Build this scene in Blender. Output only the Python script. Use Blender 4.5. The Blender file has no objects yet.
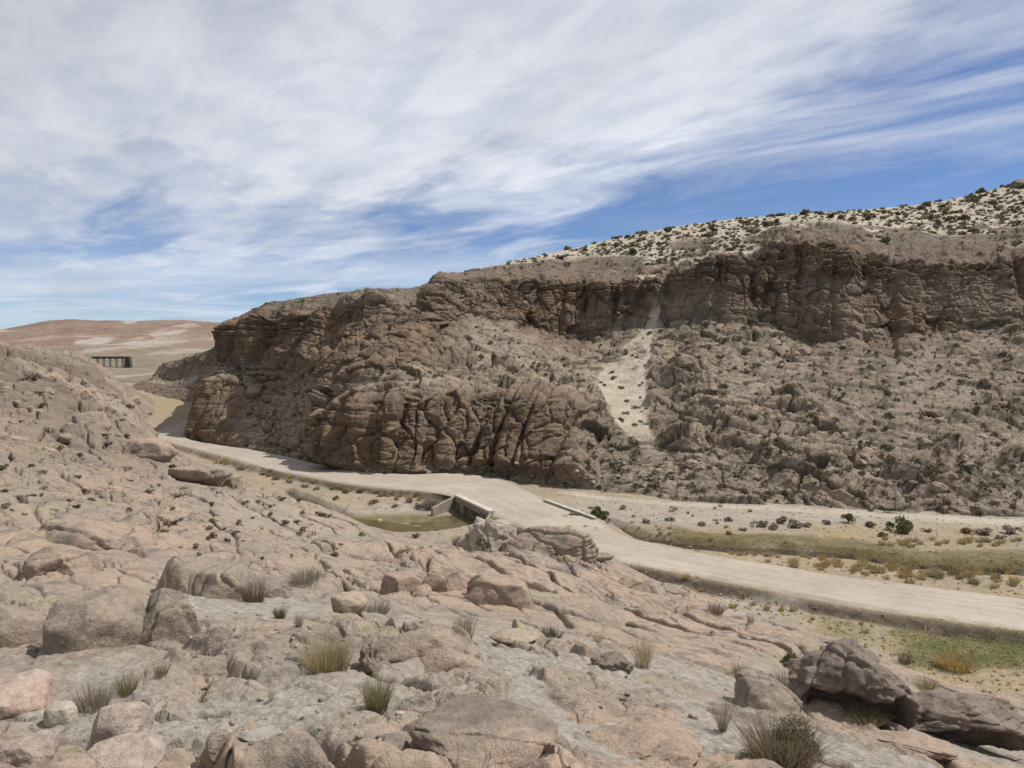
import bpy, bmesh, math, random
import numpy as np
from mathutils import Vector
f32 = np.float32
R = math.radians
scene = bpy.context.scene
COL = scene.collection
random.seed(7)
rng = np.random.default_rng(11)

# ------------------------------------------------------------------ camera
CAM_Z = 25.0
FPX = 740.0
HORIZ = 350.0
PITCH = math.atan((384 - HORIZ) / FPX)
cp, sp = math.cos(PITCH), math.sin(PITCH)
cam_d = bpy.data.cameras.new('camera')
cam = bpy.data.objects.new('camera', cam_d)
COL.objects.link(cam)
cam.location = (0, 0, CAM_Z)
cam.rotation_euler = (math.pi / 2 - PITCH, 0, 0)
cam_d.sensor_width = 36.0
cam_d.lens = 36.0 * FPX / 1024.0
cam_d.clip_start = 0.1
cam_d.clip_end = 30000
scene.camera = cam


def ray(px, py):
    u = (px - 512.0) / FPX
    v = (384.0 - py) / FPX
    return np.array([u, cp + v * sp, -sp + v * cp])


def at_d(px, py, d):            # point at forward distance d
    r = ray(px, py)
    t = d / r[1]
    return np.array([r[0] * t, d, CAM_Z + r[2] * t])


def at_z(px, py, z):            # point on the level z
    r = ray(px, py)
    t = (z - CAM_Z) / r[2]
    return np.array([r[0] * t, r[1] * t, z])


def project(P):
    x, y, z = P[:, 0], P[:, 1], P[:, 2] - CAM_Z
    fw = y * cp - z * sp
    up = y * sp + z * cp
    fw = np.maximum(fw, 1e-3)
    return 512 + FPX * x / fw, 384 - FPX * up / fw, fw


# ------------------------------------------------------------------ noise
def _hash(ix, iy, iz, seed):
    h = (ix.astype(np.uint32) * np.uint32(374761393) + iy.astype(np.uint32) * np.uint32(668265263)
         + iz.astype(np.uint32) * np.uint32(2147483647 - 58) + np.uint32(seed * 974711 + 12345))
    h ^= h >> np.uint32(13)
    h *= np.uint32(1274126177)
    h ^= h >> np.uint32(16)
    h *= np.uint32(2246822519)
    h ^= h >> np.uint32(13)
    return h


def _rnd(h, k=0):
    if k:
        h = h * np.uint32(2654435761 + 2 * k * 7919) + np.uint32(k * 104729)
        h ^= h >> np.uint32(15)
        h *= np.uint32(2246822519)
        h ^= h >> np.uint32(13)
    return (h >> np.uint32(8)).astype(f32) * f32(1.0 / 16777216.0)


def _fi(a):
    fl = np.floor(a)
    return fl.astype(np.int32), (a - fl).astype(f32)


def vnoise2(x, y, seed=0):
    ix, fx = _fi(x); iy, fy = _fi(y)
    fx = fx * fx * fx * (fx * (fx * 6 - 15) + 10); fy = fy * fy * fy * (fy * (fy * 6 - 15) + 10)
    z = np.zeros_like(ix)
    a = _rnd(_hash(ix, iy, z, seed)); b = _rnd(_hash(ix + 1, iy, z, seed))
    c = _rnd(_hash(ix, iy + 1, z, seed)); d = _rnd(_hash(ix + 1, iy + 1, z, seed))
    return (a + (b - a) * fx) * (1 - fy) + (c + (d - c) * fx) * fy - f32(0.5)


def vnoise3(x, y, z, seed=0):
    ix, fx = _fi(x); iy, fy = _fi(y); iz, fz = _fi(z)
    fx = fx * fx * (3 - 2 * fx); fy = fy * fy * (3 - 2 * fy); fz = fz * fz * (3 - 2 * fz)
    out = 0
    for dz in (0, 1):
        wz = fz if dz else 1 - fz
        for dy in (0, 1):
            wy = fy if dy else 1 - fy
            for dx in (0, 1):
                wx = fx if dx else 1 - fx
                out = out + _rnd(_hash(ix + dx, iy + dy, iz + dz, seed)) * wx * wy * wz
    return out - f32(0.5)


def fbm2(x, y, oct=4, seed=0, gain=0.5):
    o = 0; a = 1.0
    for i in range(oct):
        c, s = math.cos(0.6 + i), math.sin(0.6 + i)
        k = 2.03 ** i
        o = o + f32(a) * vnoise2((c * x - s * y) * f32(k) + f32(17.3 * i), (s * x + c * y) * f32(k) - f32(9.1 * i), seed + i)
        a *= gain
    return o


def fbm3(x, y, z, oct=4, seed=0, gain=0.5):
    o = 0; a = 1.0
    for i in range(oct):
        k = f32(2.03 ** i)
        o = o + f32(a) * vnoise3(x * k + f32(17.3 * i), y * k - f32(9.1 * i), z * k + f32(4.7 * i), seed + i)
        a *= gain
    return o


def voro2(x, y, seed=0, jit=0.9):
    """edge distance, cell hash, offset of the point from its cell centre"""
    ix, fx = _fi(x); iy, fy = _fi(y)
    n = x.shape
    F1 = np.full(n, 9, f32); F2 = np.full(n, 9, f32)
    c1x = np.zeros(n, f32); c1y = np.zeros(n, f32); c2x = np.zeros(n, f32); c2y = np.zeros(n, f32)
    H = np.zeros(n, np.uint32); z = np.zeros_like(ix)
    for dy in (-1, 0, 1):
        for dx in (-1, 0, 1):
            h = _hash(ix + dx, iy + dy, z, seed)
            cx = dx + 0.5 + (_rnd(h) - 0.5) * f32(jit) - fx
            cy = dy + 0.5 + (_rnd(h, 1) - 0.5) * f32(jit) - fy
            d = cx * cx + cy * cy
            n1 = d < F1
            n2 = (~n1) & (d < F2)
            F2 = np.where(n1, F1, np.where(n2, d, F2))
            c2x = np.where(n1, c1x, np.where(n2, cx, c2x)); c2y = np.where(n1, c1y, np.where(n2, cy, c2y))
            F1 = np.where(n1, d, F1)
            c1x = np.where(n1, cx, c1x); c1y = np.where(n1, cy, c1y)
            H = np.where(n1, h, H)
    dd = np.sqrt((c2x - c1x) ** 2 + (c2y - c1y) ** 2) + f32(1e-4)
    return (F2 - F1) / (2 * dd), H, -c1x, -c1y


def voro3(x, y, z, seed=0, jit=0.9):
    ix, fx = _fi(x); iy, fy = _fi(y); iz, fz = _fi(z)
    n = x.shape
    F1 = np.full(n, 9, f32); F2 = np.full(n, 9, f32)
    c1 = np.zeros((3,) + n, f32); c2 = np.zeros((3,) + n, f32)
    H = np.zeros(n, np.uint32)
    for dz in (-1, 0, 1):
        for dy in (-1, 0, 1):
            for dx in (-1, 0, 1):
                h = _hash(ix + dx, iy + dy, iz + dz, seed)
                c = np.stack([dx + 0.5 + (_rnd(h) - 0.5) * f32(jit) - fx,
                              dy + 0.5 + (_rnd(h, 1) - 0.5) * f32(jit) - fy,
                              dz + 0.5 + (_rnd(h, 2) - 0.5) * f32(jit) - fz])
                d = (c * c).sum(0)
                n1 = d < F1
                n2 = (~n1) & (d < F2)
                F2 = np.where(n1, F1, np.where(n2, d, F2))
                c2 = np.where(n1, c1, np.where(n2, c, c2))
                F1 = np.where(n1, d, F1)
                c1 = np.where(n1, c, c1)
                H = np.where(n1, h, H)
    dd = np.sqrt(((c2 - c1) ** 2).sum(0)) + f32(1e-4)
    return (F2 - F1) / (2 * dd), H, -c1


def sstep(a, b, x):
    t = np.clip((x - a) / (b - a), 0, 1)
    return t * t * (3 - 2 * t)


# ------------------------------------------------------------------ mesh helpers
def mesh_np(name, V, F, mat=None, smooth=True, attrs=None):
    """V (n,3), F (m,3|4)"""
    me = bpy.data.meshes.new(name)
    V = np.ascontiguousarray(V, f32); F = np.ascontiguousarray(F, np.int32)
    k = F.shape[1]
    me.vertices.add(len(V)); me.vertices.foreach_set('co', V.ravel())
    me.loops.add(F.size); me.loops.foreach_set('vertex_index', F.ravel())
    me.polygons.add(len(F))
    me.polygons.foreach_set('loop_start', np.arange(0, F.size, k, dtype=np.int32))
    me.polygons.foreach_set('loop_total', np.full(len(F), k, np.int32))
    me.polygons.foreach_set('use_smooth', np.full(len(F), smooth, bool))
    for an, arr in (attrs or {}).items():
        a = me.attributes.new(an, 'FLOAT', 'POINT')
        a.data.foreach_set('value', np.ascontiguousarray(arr, f32).ravel())
    me.update(calc_edges=True)
    if mat:
        me.materials.append(mat)
    return me


def grid_faces(nr, nc):
    i = np.arange(nr * nc, dtype=np.int32).reshape(nr, nc)
    return np.stack([i[:-1, :-1].ravel(), i[:-1, 1:].ravel(), i[1:, 1:].ravel(), i[1:, :-1].ravel()], 1)


def add_obj(name, me, label=None, cat=None, group=None, kind=None, parent=None, loc=None):
    o = bpy.data.objects.new(name, me)
    COL.objects.link(o)
    if label: o['label'] = label
    if cat: o['category'] = cat
    if group: o['group'] = group
    if kind: o['kind'] = kind
    if parent: o.parent = parent
    if loc is not None: o.location = [float(q) for q in loc]
    return o


def catmull(pts, n):
    """resample a polyline smoothly: pts (k,m) -> (n,m)"""
    pts = np.asarray(pts, float)
    k = len(pts)
    t = np.linspace(0, k - 1, n)
    i = np.clip(t.astype(int), 0, k - 2)
    u = (t - i)[:, None]
    P = lambda j: pts[np.clip(j, 0, k - 1)]
    p0, p1, p2, p3 = P(i - 1), P(i), P(i + 1), P(i + 2)
    return 0.5 * ((2 * p1) + (-p0 + p2) * u + (2 * p0 - 5 * p1 + 4 * p2 - p3) * u ** 2 + (-p0 + 3 * p1 - 3 * p2 + p3) * u ** 3)


# ------------------------------------------------------------------ materials
class NT:
    def __init__(self, name):
        self.m = bpy.data.materials.new(name)
        self.m.use_nodes = True
        self.t = self.m.node_tree
        self.t.nodes.clear()
        self.out = self.t.nodes.new('ShaderNodeOutputMaterial')
        self.b = self.t.nodes.new('ShaderNodeBsdfPrincipled')
        self.t.links.new(self.b.outputs[0], self.out.inputs[0])
        self.b.inputs['Roughness'].default_value = 0.9
        self.b.inputs['Specular IOR Level'].default_value = 0.2

    def n(self, typ, **kw):
        nd = self.t.nodes.new(typ)
        for k, v in kw.items():
            if k.startswith('i_'):
                nd.inputs[k[2:].replace('_', ' ')].default_value = v
            else:
                setattr(nd, k, v)
        return nd

    def link(self, a, b):
        self.t.links.new(a, b)

    def pos(self):
        if not hasattr(self, '_p'):
            self._p = self.n('ShaderNodeNewGeometry').outputs['Position']
        return self._p

    def objco(self):
        if not hasattr(self, '_o'):
            self._o = self.n('ShaderNodeTexCoord').outputs['Object']
        return self._o

    def mapped(self, sx, sy, sz, rot=(0, 0, 0), src=None):
        mp = self.n('ShaderNodeMapping')
        mp.inputs['Scale'].default_value = (sx, sy, sz)
        mp.inputs['Rotation'].default_value = rot
        self.link(src or self.pos(), mp.inputs['Vector'])
        return mp.outputs[0]

    def noise(self, scale, detail=4, rough=0.55, src=None, dist=0.0):
        nd = self.n('ShaderNodeTexNoise')
        nd.inputs['Scale'].default_value = scale
        nd.inputs['Detail'].default_value = detail
        nd.inputs['Roughness'].default_value = rough
        nd.inputs['Distortion'].default_value = dist
        self.link(src or self.pos(), nd.inputs['Vector'])
        return nd.outputs['Fac']

    def voro(self, scale, src=None, feature='F1', out='Distance'):
        nd = self.n('ShaderNodeTexVoronoi')
        nd.feature = feature
        nd.inputs['Scale'].default_value = scale
        self.link(src or self.pos(), nd.inputs['Vector'])
        return nd.outputs[out]

    def rng(self, v, a, b, c=0.0, d=1.0):
        nd = self.n('ShaderNodeMapRange')
        nd.interpolation_type = 'SMOOTHSTEP'
        for k, q in zip((1, 2, 3, 4), (a, b, c, d)):
            nd.inputs[k].default_value = q
        self.link(v, nd.inputs[0])
        return nd.outputs[0]

    def math(self, op, a, b=None):
        nd = self.n('ShaderNodeMath', operation=op)
        for k, q in ((0, a), (1, b)):
            if q is None: continue
            if isinstance(q, (int, float)): nd.inputs[k].default_value = q
            else: self.link(q, nd.inputs[k])
        return nd.outputs[0]

    def mix(self, fac, a, b, mode='MIX'):
        nd = self.n('ShaderNodeMix', data_type='RGBA', blend_type=mode)
        for k, q in ((0, fac), (6, a), (7, b)):
            if isinstance(q, (int, float)): nd.inputs[k].default_value = q
            elif isinstance(q, tuple): nd.inputs[k].default_value = q if len(q) == 4 else q + (1,)
            else: self.link(q, nd.inputs[k])
        return nd.outputs[2]

    def attr(self, name):
        return self.n('ShaderNodeAttribute', attribute_name=name).outputs['Fac']

    def color(self, c, k=1.0):
        if k != 1.0: c = self.mix(1.0, c, (k, k, k, 1), 'MULTIPLY')
        if isinstance(c, tuple): self.b.inputs['Base Color'].default_value = c + (1,)
        else: self.link(c, self.b.inputs['Base Color'])

    def bump(self, h, dist=0.1, strength=1.0):
        nd = self.n('ShaderNodeBump')
        nd.inputs['Distance'].default_value = dist
        nd.inputs['Strength'].default_value = strength
        self.link(h, nd.inputs['Height'])
        prev = getattr(self, '_b', None)
        if prev is not None: self.link(prev, nd.inputs['Normal'])
        self._b = nd.outputs[0]
        self.link(self._b, self.b.inputs['Normal'])

    def vary(self, col, v, amt):
        """multiply a colour by 1-amt .. 1+amt with a 0..1 noise"""
        k = self.rng(v, 0.25, 0.75, 1 - amt, 1 + amt)
        cb = self.n('ShaderNodeCombineColor')
        for q in range(3): self.link(k, cb.inputs[q])
        return self.mix(1.0, col, cb.outputs[0], 'MULTIPLY')


def rock_mat(name, c1, c2, stain, lichen, grit=None, s=1.0, use_attr=True, src=None, grain=1.0, brown=None):
    t = NT(name)
    P = src(t) if src else t.pos()
    col = t.mix(t.rng(t.noise(0.13 * s, 3, src=P), 0.38, 0.62), c1, c2)
    col = t.mix(t.math('MULTIPLY', t.rng(t.noise(0.9 * s, 6, 0.62, src=P, dist=0.6), 0.46, 0.68), 0.85), col, stain)
    if lichen:
        col = t.mix(t.math('MULTIPLY', t.rng(t.noise(0.55 * s, 5, 0.65, src=P), 0.56, 0.68), 0.6), col, lichen)
    if brown:
        col = t.mix(t.math('MULTIPLY', t.attr('brown'), 0.85), col, t.mix(t.rng(t.noise(0.3, 5, 0.7), 0.4, 0.6), brown, tuple(q * 0.68 for q in brown)))
    if brown:
        col = t.mix(t.math('MULTIPLY', t.attr('crack'), 0.8), col, (.10, .082, .065))  # dark soil in the cracks, with their shade put into the colour
    if grit and use_attr:
        g = t.mix(t.rng(t.noise(3.0, 4, 0.7, src=P), 0.35, 0.65), grit, tuple(q * 0.72 for q in grit))
        col = t.mix(t.attr('grit'), col, g)
    col = t.vary(col, t.noise(7 * s, 5, 0.7, src=P), 0.22)
    col = t.vary(col, t.noise(42 * s, 3, 0.7, src=P), 0.20 * grain)
    t.color(col, 0.89)
    t.bump(t.noise(2.2 * s, 6, 0.6, src=P), 0.18 / s, 0.8)
    t.bump(t.noise(16 * s, 5, 0.7, src=P), 0.035 / s, 0.9)
    return t


M = {}
near = rock_mat('weathered_tuff', (.34, .255, .195), (.275, .225, .18), (.16, .137, .118), (.36, .30, .19), grit=(.34, .305, .26), brown=(.175, .135, .10))
M['near'] = near.m


def build_cliff_mat():
    t = NT('cliff_tuff')
    P = t.pos()
    c = t.mix(t.rng(t.noise(0.05, 3), 0.36, 0.64), (.385, .295, .222), (.315, .25, .19))
    warm = t.mix(t.rng(t.noise(0.16, 4), 0.4, 0.62), (.245, .17, .112), (.155, .112, .08))
    c = t.mix(t.math('MULTIPLY', t.attr('slab'), 0.6), c, (.31, .255, .205))
    c = t.mix(t.math('MULTIPLY', t.attr('rim'), 0.85), c, t.mix(t.rng(t.noise(0.4, 5, 0.65), 0.4, 0.6), (.185, .148, .115), (.135, .108, .086)))
    c = t.mix(t.attr('cliff'), c, warm)
    streak = t.noise(1.0, 4, 0.6, src=t.mapped(0.55, 0.55, 0.07))
    c = t.mix(t.math('MULTIPLY', t.math('MULTIPLY', t.rng(streak, 0.5, 0.66), t.attr('cliff')), 0.7), c, (.11, .082, .065))
    c = t.mix(t.math('MULTIPLY', t.rng(t.noise(0.35, 6, 0.65), 0.48, 0.68), 0.65), c, (.165, .13, .105))
    c = t.mix(t.math('MULTIPLY', t.attr('scrub'), t.rng(t.noise(0.8, 5, 0.7), 0.42, 0.58)), c, (.125, .105, .062))
    c = t.mix(t.math('MULTIPLY', t.attr('crack'), 0.85), c, (.095, .08, .055))  # soil and plants in crevices; the colour also paints crevice shade
    sand = t.mix(t.rng(t.noise(0.3, 4), 0.4, 0.6), (.49, .425, .335), (.41, .35, .275))
    c = t.mix(t.attr('sand'), c, sand)
    c = t.vary(c, t.noise(1.7, 5, 0.7), 0.25)
    c = t.vary(c, t.noise(9, 3, 0.7), 0.2)
    t.color(c, 0.82)
    t.bump(t.noise(0.7, 7, 0.65), 0.7, 0.9)
    t.bump(t.noise(4.0, 4, 0.7), 0.16, 0.9)
    return t.m


M['cliff'] = build_cliff_mat()


def build_far_mat():
    t = NT('far_red_hills')
    c = t.mix(t.rng(t.noise(0.0016, 5, 0.6), 0.40, 0.60), (.20, .125, .095), (.235, .175, .13))
    c = t.mix(t.attr('olive'), c, (.205, .17, .125))
    c = t.mix(t.attr('pale'), c, (.40, .36, .315))
    c = t.vary(c, t.noise(0.02, 6, 0.7), 0.22)
    c = t.vary(c, t.noise(0.15, 4, 0.7), 0.16)
    t.color(c, 0.84)
    t.bump(t.noise(0.02, 7, 0.65), 12.0, 0.6)
    return t.m


M['far'] = build_far_mat()


def build_floor_mat():
    t = NT('valley_sand')
    c = t.mix(t.rng(t.noise(0.10, 5, 0.6), 0.38, 0.62), (.37, .295, .215), (.30, .25, .19))
    straw = t.mix(t.rng(t.noise(0.5, 5, 0.7), 0.4, 0.6), (.36, .275, .135), (.30, .24, .14))
    c = t.mix(t.math('MULTIPLY', t.rng(t.noise(0.22, 6, 0.7), 0.5, 0.66), 0.45), c, straw)
    c = t.mix(t.attr('straw'), c, straw)
    olive = t.mix(t.rng(t.noise(0.6, 5, 0.7), 0.35, 0.65), (.125, .105, .042), (.19, .15, .075))
    c = t.mix(t.attr('olive'), c, olive)
    green = t.mix(t.rng(t.noise(0.45, 5, 0.7), 0.4, 0.62), (.115, .135, .04), (.20, .17, .085))
    c = t.mix(t.attr('green'), c, green)
    bank = t.mix(t.rng(t.noise(1.4, 5, 0.7), 0.4, 0.6), (.13, .10, .072), (.085, .068, .05))
    c = t.mix(t.attr('bank'), c, bank)
    pale = t.mix(t.rng(t.noise(0.35, 5), 0.4, 0.6), (.40, .355, .30), (.33, .29, .245))
    c = t.mix(t.attr('pale'), c, pale)
    c = t.mix(t.math('MULTIPLY', t.rng(t.noise(0.9, 6, 0.75), 0.52, 0.66), 0.5), c, (.24, .195, .145))
    c = t.vary(c, t.noise(2.2, 5, 0.7), 0.20)
    c = t.vary(c, t.noise(14, 3, 0.7), 0.2)
    t.color(c, 0.76)
    t.bump(t.noise(1.3, 6, 0.65), 0.25, 0.8)
    return t.m


M['floor'] = build_floor_mat()


def build_road_mat():
    t = NT('graded_gravel')
    c = t.mix(t.rng(t.noise(0.10, 4), 0.4, 0.6), (.425, .37, .305), (.38, .33, .275))
    c = t.mix(t.math('MULTIPLY', t.rng(t.noise(0.06, 5, 0.65), 0.48, 0.62), 0.55), c, (.335, .285, .23))
    c = t.mix(t.math('MULTIPLY', t.rng(t.noise(0.7, 6, 0.75), 0.54, 0.68), 0.5), c, (.29, .245, .20))
    tr = t.attr('track')
    c = t.mix(t.math('MULTIPLY', tr, t.rng(t.noise(0.12, 4), 0.35, 0.65, 0.15, 0.75)), c, (.325, .275, .225))
    c = t.mix(t.math('MULTIPLY', t.attr('edge'), t.rng(t.noise(0.7, 5, 0.7), 0.35, 0.6)), c, (.33, .27, .215))
    c = t.vary(c, t.noise(1.2, 5, 0.7), 0.09)
    c = t.vary(c, t.noise(16, 3, 0.7), 0.12)
    t.color(c, 0.84)
    t.bump(t.noise(3, 5, 0.6), 0.06, 0.7)
    return t.m


M['road'] = build_road_mat()


def build_concrete(name, a, b):
    t = NT(name)
    P = t.pos()
    c = t.mix(t.rng(t.noise(0.8, 5, 0.65), 0.38, 0.62), a, b)
    c = t.mix(t.math('MULTIPLY', t.rng(t.noise(1.0, 5, 0.6, src=t.mapped(2.0, 2.0, 0.25)), 0.52, 0.68), 0.6), c, tuple(q * 0.55 for q in a))
    c = t.vary(c, t.noise(20, 3), 0.1)
    t.color(c)
    t.bump(t.noise(9, 5, 0.6), 0.03, 0.6)
    return t.m


M['concrete'] = build_concrete('weathered_concrete', (.275, .23, .185), (.22, .187, .155))
M['coping'] = build_concrete('pale_coping', (.47, .43, .375), (.40, .365, .32))
M['pale_pier'] = build_concrete('pale_pier_concrete', (.40, .37, .33), (.33, .30, .27))
M['girder'] = build_concrete('dark_girder', (.075, .068, .062), (.055, .05, .047))

# ------------------------------------------------------------------ near rocky hillside
# control: (px, distance, py) where the ground shows at that distance, or (px, distance, None, z)
ctl = []
def C(px, d, py): ctl.append((px, d, (CAM_Z - at_d(px, py, d)[2]) / d))
def CZ(px, d, z): ctl.append((px, d, (CAM_Z - z) / d))
for px in (-400, -100, 256, 512, 768, 1100, 1424):
    CZ(px, 2.0, 23.3); CZ(px, 3.6, 22.45)
for row in [
    (768, (-150, 7.0), (0, 7.0), (256, 6.5), (512, 6.5), (768, 9), (1024, 18), (1180, 22)),
    (700, (-150, 10), (0, 10), (256, 9.5), (512, 10), (768, 15), (900, 24), (1024, 38)),
    (640, (-150, 16), (0, 16), (256, 14), (512, 18), (700, 32), (800, 46)),
    (600, (-150, 22), (0, 22), (256, 24), (512, 32), (650, 52)),
    (560, (-150, 30), (0, 30), (256, 38), (512, 52), (600, 64)),
    (530, (0, 37), (200, 48)),
    (545, (400, 66), (480, 68)), (538, (425, 80)), (527, (370, 84)),
    (500, (-150, 46), (0, 46), (200, 66)), (515, (335, 90)),
    (470, (0, 58), (140, 84)), (486, (245, 108)),
    (440, (0, 78), (100, 105)), (451, (155, 122)), (466, (185, 112)), (478, (215, 108)),
    (412, (0, 104), (80, 132)), (420, (140, 175)),
    (380, (0, 145), (60, 175), (115, 225)),
    (350, (0, 210), (-150, 170)),
    (330, (-150, 230), (-300, 230)), (320, (-400, 240)),
]:
    for px, d in row[1:]: C(px, d, row[0])
C(150, 230, 429); C(151, 300, 410); C(145, 380, 398); C(130, 340, 390); C(40, 230, 358); C(75, 250, 368); C(100, 245, 376)
FOOT = [(1424, 52), (1100, 55), (1024, 57), (960, 63), (860, 69), (780, 75), (724, 77), (650, 83), (600, 86), (540, 92), (480, 98), (420, 104), (360, 112),
        (300, 130), (260, 142), (220, 156), (185, 170), (168, 188), (159, 330), (146, 430), (110, 450), (60, 450), (0, 430), (-150, 430), (-400, 430)]
for px, d in FOOT[1:-1]:
    CZ(px, d, -3.0 if px > 150 else -4.0)
    CZ(px, d * 1.35, -9.0)
for px, d in ((1024, 46, ), (724, 68)): CZ(px, d, 1.0)
CT = np.array(ctl)
cu = CT[:, 0] / 190.0; cv = np.log(CT[:, 1]) * 2.2


def _tps(r2):
    return 0.5 * r2 * np.log(r2 + 1e-9)


Kd = _tps((cu[:, None] - cu) ** 2 + (cv[:, None] - cv) ** 2) + np.eye(len(cu)) * 0.004
Pm = np.stack([np.ones_like(cu), cu, cv], 1)
A_ = np.block([[Kd, Pm], [Pm.T, np.zeros((3, 3))]])
W_ = np.linalg.solve(A_, np.concatenate([CT[:, 2], np.zeros(3)]))


def near_e(px, d):
    u = px / 190.0; v = np.log(d) * 2.2
    shp = u.shape
    u = u.ravel(); v = v.ravel(); o = W_[-3] + W_[-2] * u + W_[-1] * v
    for k in range(len(cu)):
        o = o + W_[k] * _tps((u - cu[k]) ** 2 + (v - cv[k]) ** 2)
    return o.reshape(shp)


def bil(A, fi, fj):
    i = np.clip(fi.astype(int), 0, A.shape[0] - 2); j = np.clip(fj.astype(int), 0, A.shape[1] - 2)
    a = fi - i; b = fj - j
    return A[i, j] * (1 - a) * (1 - b) + A[i + 1, j] * a * (1 - b) + A[i, j + 1] * (1 - a) * b + A[i + 1, j + 1] * a * b


def blocks(x, y, size, aspect, theta, seed, warp=0.35, step=0.5, tilt=0.5, gap=0.06, gapd=0.4, rnd=0.18, pil=0.3, ramp=0.07):
    """jointed bedrock: blocks of a given size with open cracks, own heights and tilts"""
    c, s = math.cos(theta), math.sin(theta)
    wx = x + size * warp * fbm2(x / size * 0.7, y / size * 0.7, 3, seed + 50)
    wy = y + size * warp * fbm2(x / size * 0.7 + 31, y / size * 0.7 + 7, 3, seed + 60)
    X = ((c * wx + s * wy) / (size * aspect)).astype(f32); Y = ((-s * wx + c * wy) / size).astype(f32)
    e, H, lx, ly = voro2(X, Y, seed, 0.85)
    h = ((_rnd(H, 3) - 0.35) * step + (_rnd(H, 4) - 0.5) * lx * tilt + (_rnd(H, 5) - 0.5) * ly * tilt) * sstep(0, ramp, e)
    h = h + pil * (1 - np.exp(-(e / rnd) ** 1.3))
    cr = np.exp(-(e / gap) ** 2)
    has = sstep(0.25, 0.5, _rnd(H, 6))
    g_ = -gapd * cr * (0.3 + 0.7 * has) * f32(size)
    return (h * f32(size)).astype(f32), g_.astype(f32), cr * (0.3 + 0.7 * has)


NR, NC = 1600, 1330
fc = np.interp(np.linspace(0, 1, NC), [0, 0.04, 0.96, 1.0], [-400, -25, 1049, 1424])
fp = np.array(FOOT[::-1]); dmax = np.exp(np.interp(fc, [-400, 0, 165, 340, 640, 1024, 1424], np.log([520, 520, 470, 200, 112, 82, 75])))
vv = np.linspace(0, 1, NR)
vv = np.where(vv < 0.03, vv / 0.03 * 0.0, vv) + 0
lnd = np.empty((NR, NC))
l0, l1 = math.log(2.0), math.log(5.4)
tt = np.linspace(0, 1, NR)
for_j = np.log(dmax)
lnd = np.where(tt[:, None] < 0.03, l0 + (l1 - l0) * tt[:, None] / 0.03, l1 + (for_j[None, :] - l1) * (tt[:, None] - 0.03) / 0.97)
d2 = np.exp(lnd)
pxg = np.broadcast_to(fc[None, :], d2.shape)
# coarse evaluation of the spline, then fine
gi = np.linspace(-400, 1424, 150); gd = np.linspace(math.log(2.0), math.log(530), 150)
E = near_e(np.broadcast_to(gi[None, :], (150, 150)), np.exp(np.broadcast_to(gd[:, None], (150, 150))))
e2 = bil(E, (lnd - gd[0]) / (gd[1] - gd[0]), (pxg - gi[0]) / (gi[1] - gi[0]))
X = ((pxg - 512) / FPX * d2).astype(f32); Y = d2.astype(f32)
Z0 = (CAM_Z - e2 * d2).astype(f32)
del E, e2
Df = d2.astype(f32)
far_w = sstep(20, 42, Df)
# big slabs everywhere, elongated down-slope to the right
b1, g1, c1 = blocks(X, Y, 4.4, 2.4, R(-58), 3, warp=0.5, step=0.075, tilt=0.13, gap=0.026, gapd=0.17, rnd=0.06, pil=0.035, ramp=0.04)
b2, g2, c2 = blocks(X, Y, 1.7, 1.5, R(-50), 9, warp=0.45, step=0.15, tilt=0.28, gap=0.032, gapd=0.13, rnd=0.2, pil=0.14, ramp=0.12)
b3, g3, c3 = blocks(X, Y, 0.55, 1.3, R(20), 15, warp=0.4, step=0.25, tilt=0.4, gap=0.08, gapd=0.14, rnd=0.3, pil=0.22, ramp=0.15)
m_slab = sstep(-0.06, 0.12, fbm2(X / 9, Y / 14, 3, 70) + 0.02)                 # smooth slab areas
m_rub = sstep(0.02, 0.16, fbm2(X / 5 + 40, Y / 8, 4, 80) - 0.03)                     # broken areas
nearw = 1 - sstep(14, 30, Df)
grav = sstep(0.02, 0.10, fbm2(X / 2.6 + 3, Y / 3.2, 4, 90) - 0.02) * nearw    # pockets of grit


def spot(px, py_d, sx, sd):
    """soft window in (azimuth px, distance)"""
    return np.exp(-((pxg - px) / sx) ** 2 - ((lnd - math.log(py_d)) / sd) ** 2).astype(f32)


grav = np.clip(grav + 1.1 * spot(250, 22, 70, 0.22) + 1.0 * spot(330, 9.5, 130, 0.16) + 0.9 * spot(80, 11.5, 90, 0.14) + 0.9 * spot(560, 14, 90, 0.10) + 1.0 * spot(745, 66, 40, 0.12)
               + 0.5 * spot(300, 60, 90, 0.3) + 1.1 * spot(225, 7.9, 110, 0.11) + 1.0 * spot(60, 9.0, 90, 0.12) + 0.9 * spot(430, 11.5, 60, 0.07), 0, 1)
grav = np.where(Df < 5, np.maximum(grav, 0.7), grav)
smallw = 1 - sstep(60, 160, Df)
cmask = sstep(-0.2, 0.1, fbm2(X / 6 + 11, Y / 6, 3, 75))
disp0 = g1 * (0.4 + 0.6 * cmask) * (1 - grav) + g2 * (0.25 + 0.75 * np.maximum(m_rub, 0.6 * (1 - cmask))) * (1 - grav) + g3 * (0.1 + 0.9 * m_rub) * (1 - 0.6 * grav) * smallw
disp = b1 * (0.35 + 0.65 * far_w) * (1 - 0.8 * grav)
disp += b2 * (0.12 + 0.88 * m_rub) * (1 - 0.9 * grav) * (1 - 0.35 * far_w * m_slab)
disp += b3 * (0.05 + 0.9 * m_rub) * (1 - 0.55 * grav) * smallw * (1 - 0.6 * m_slab)
disp += disp0
disp += 1.1 * (far_w * 0.75 + 0.25) * fbm2(X / 7, Y / 7, 4, 100)
disp += 0.11 * fbm2(X / 1.1, Y / 1.1, 5, 110, 0.55) * (1 - 0.6 * grav)
disp += 0.10 * np.abs(fbm2(X / 0.35, Y / 0.35, 3, 120)) * nearw
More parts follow.
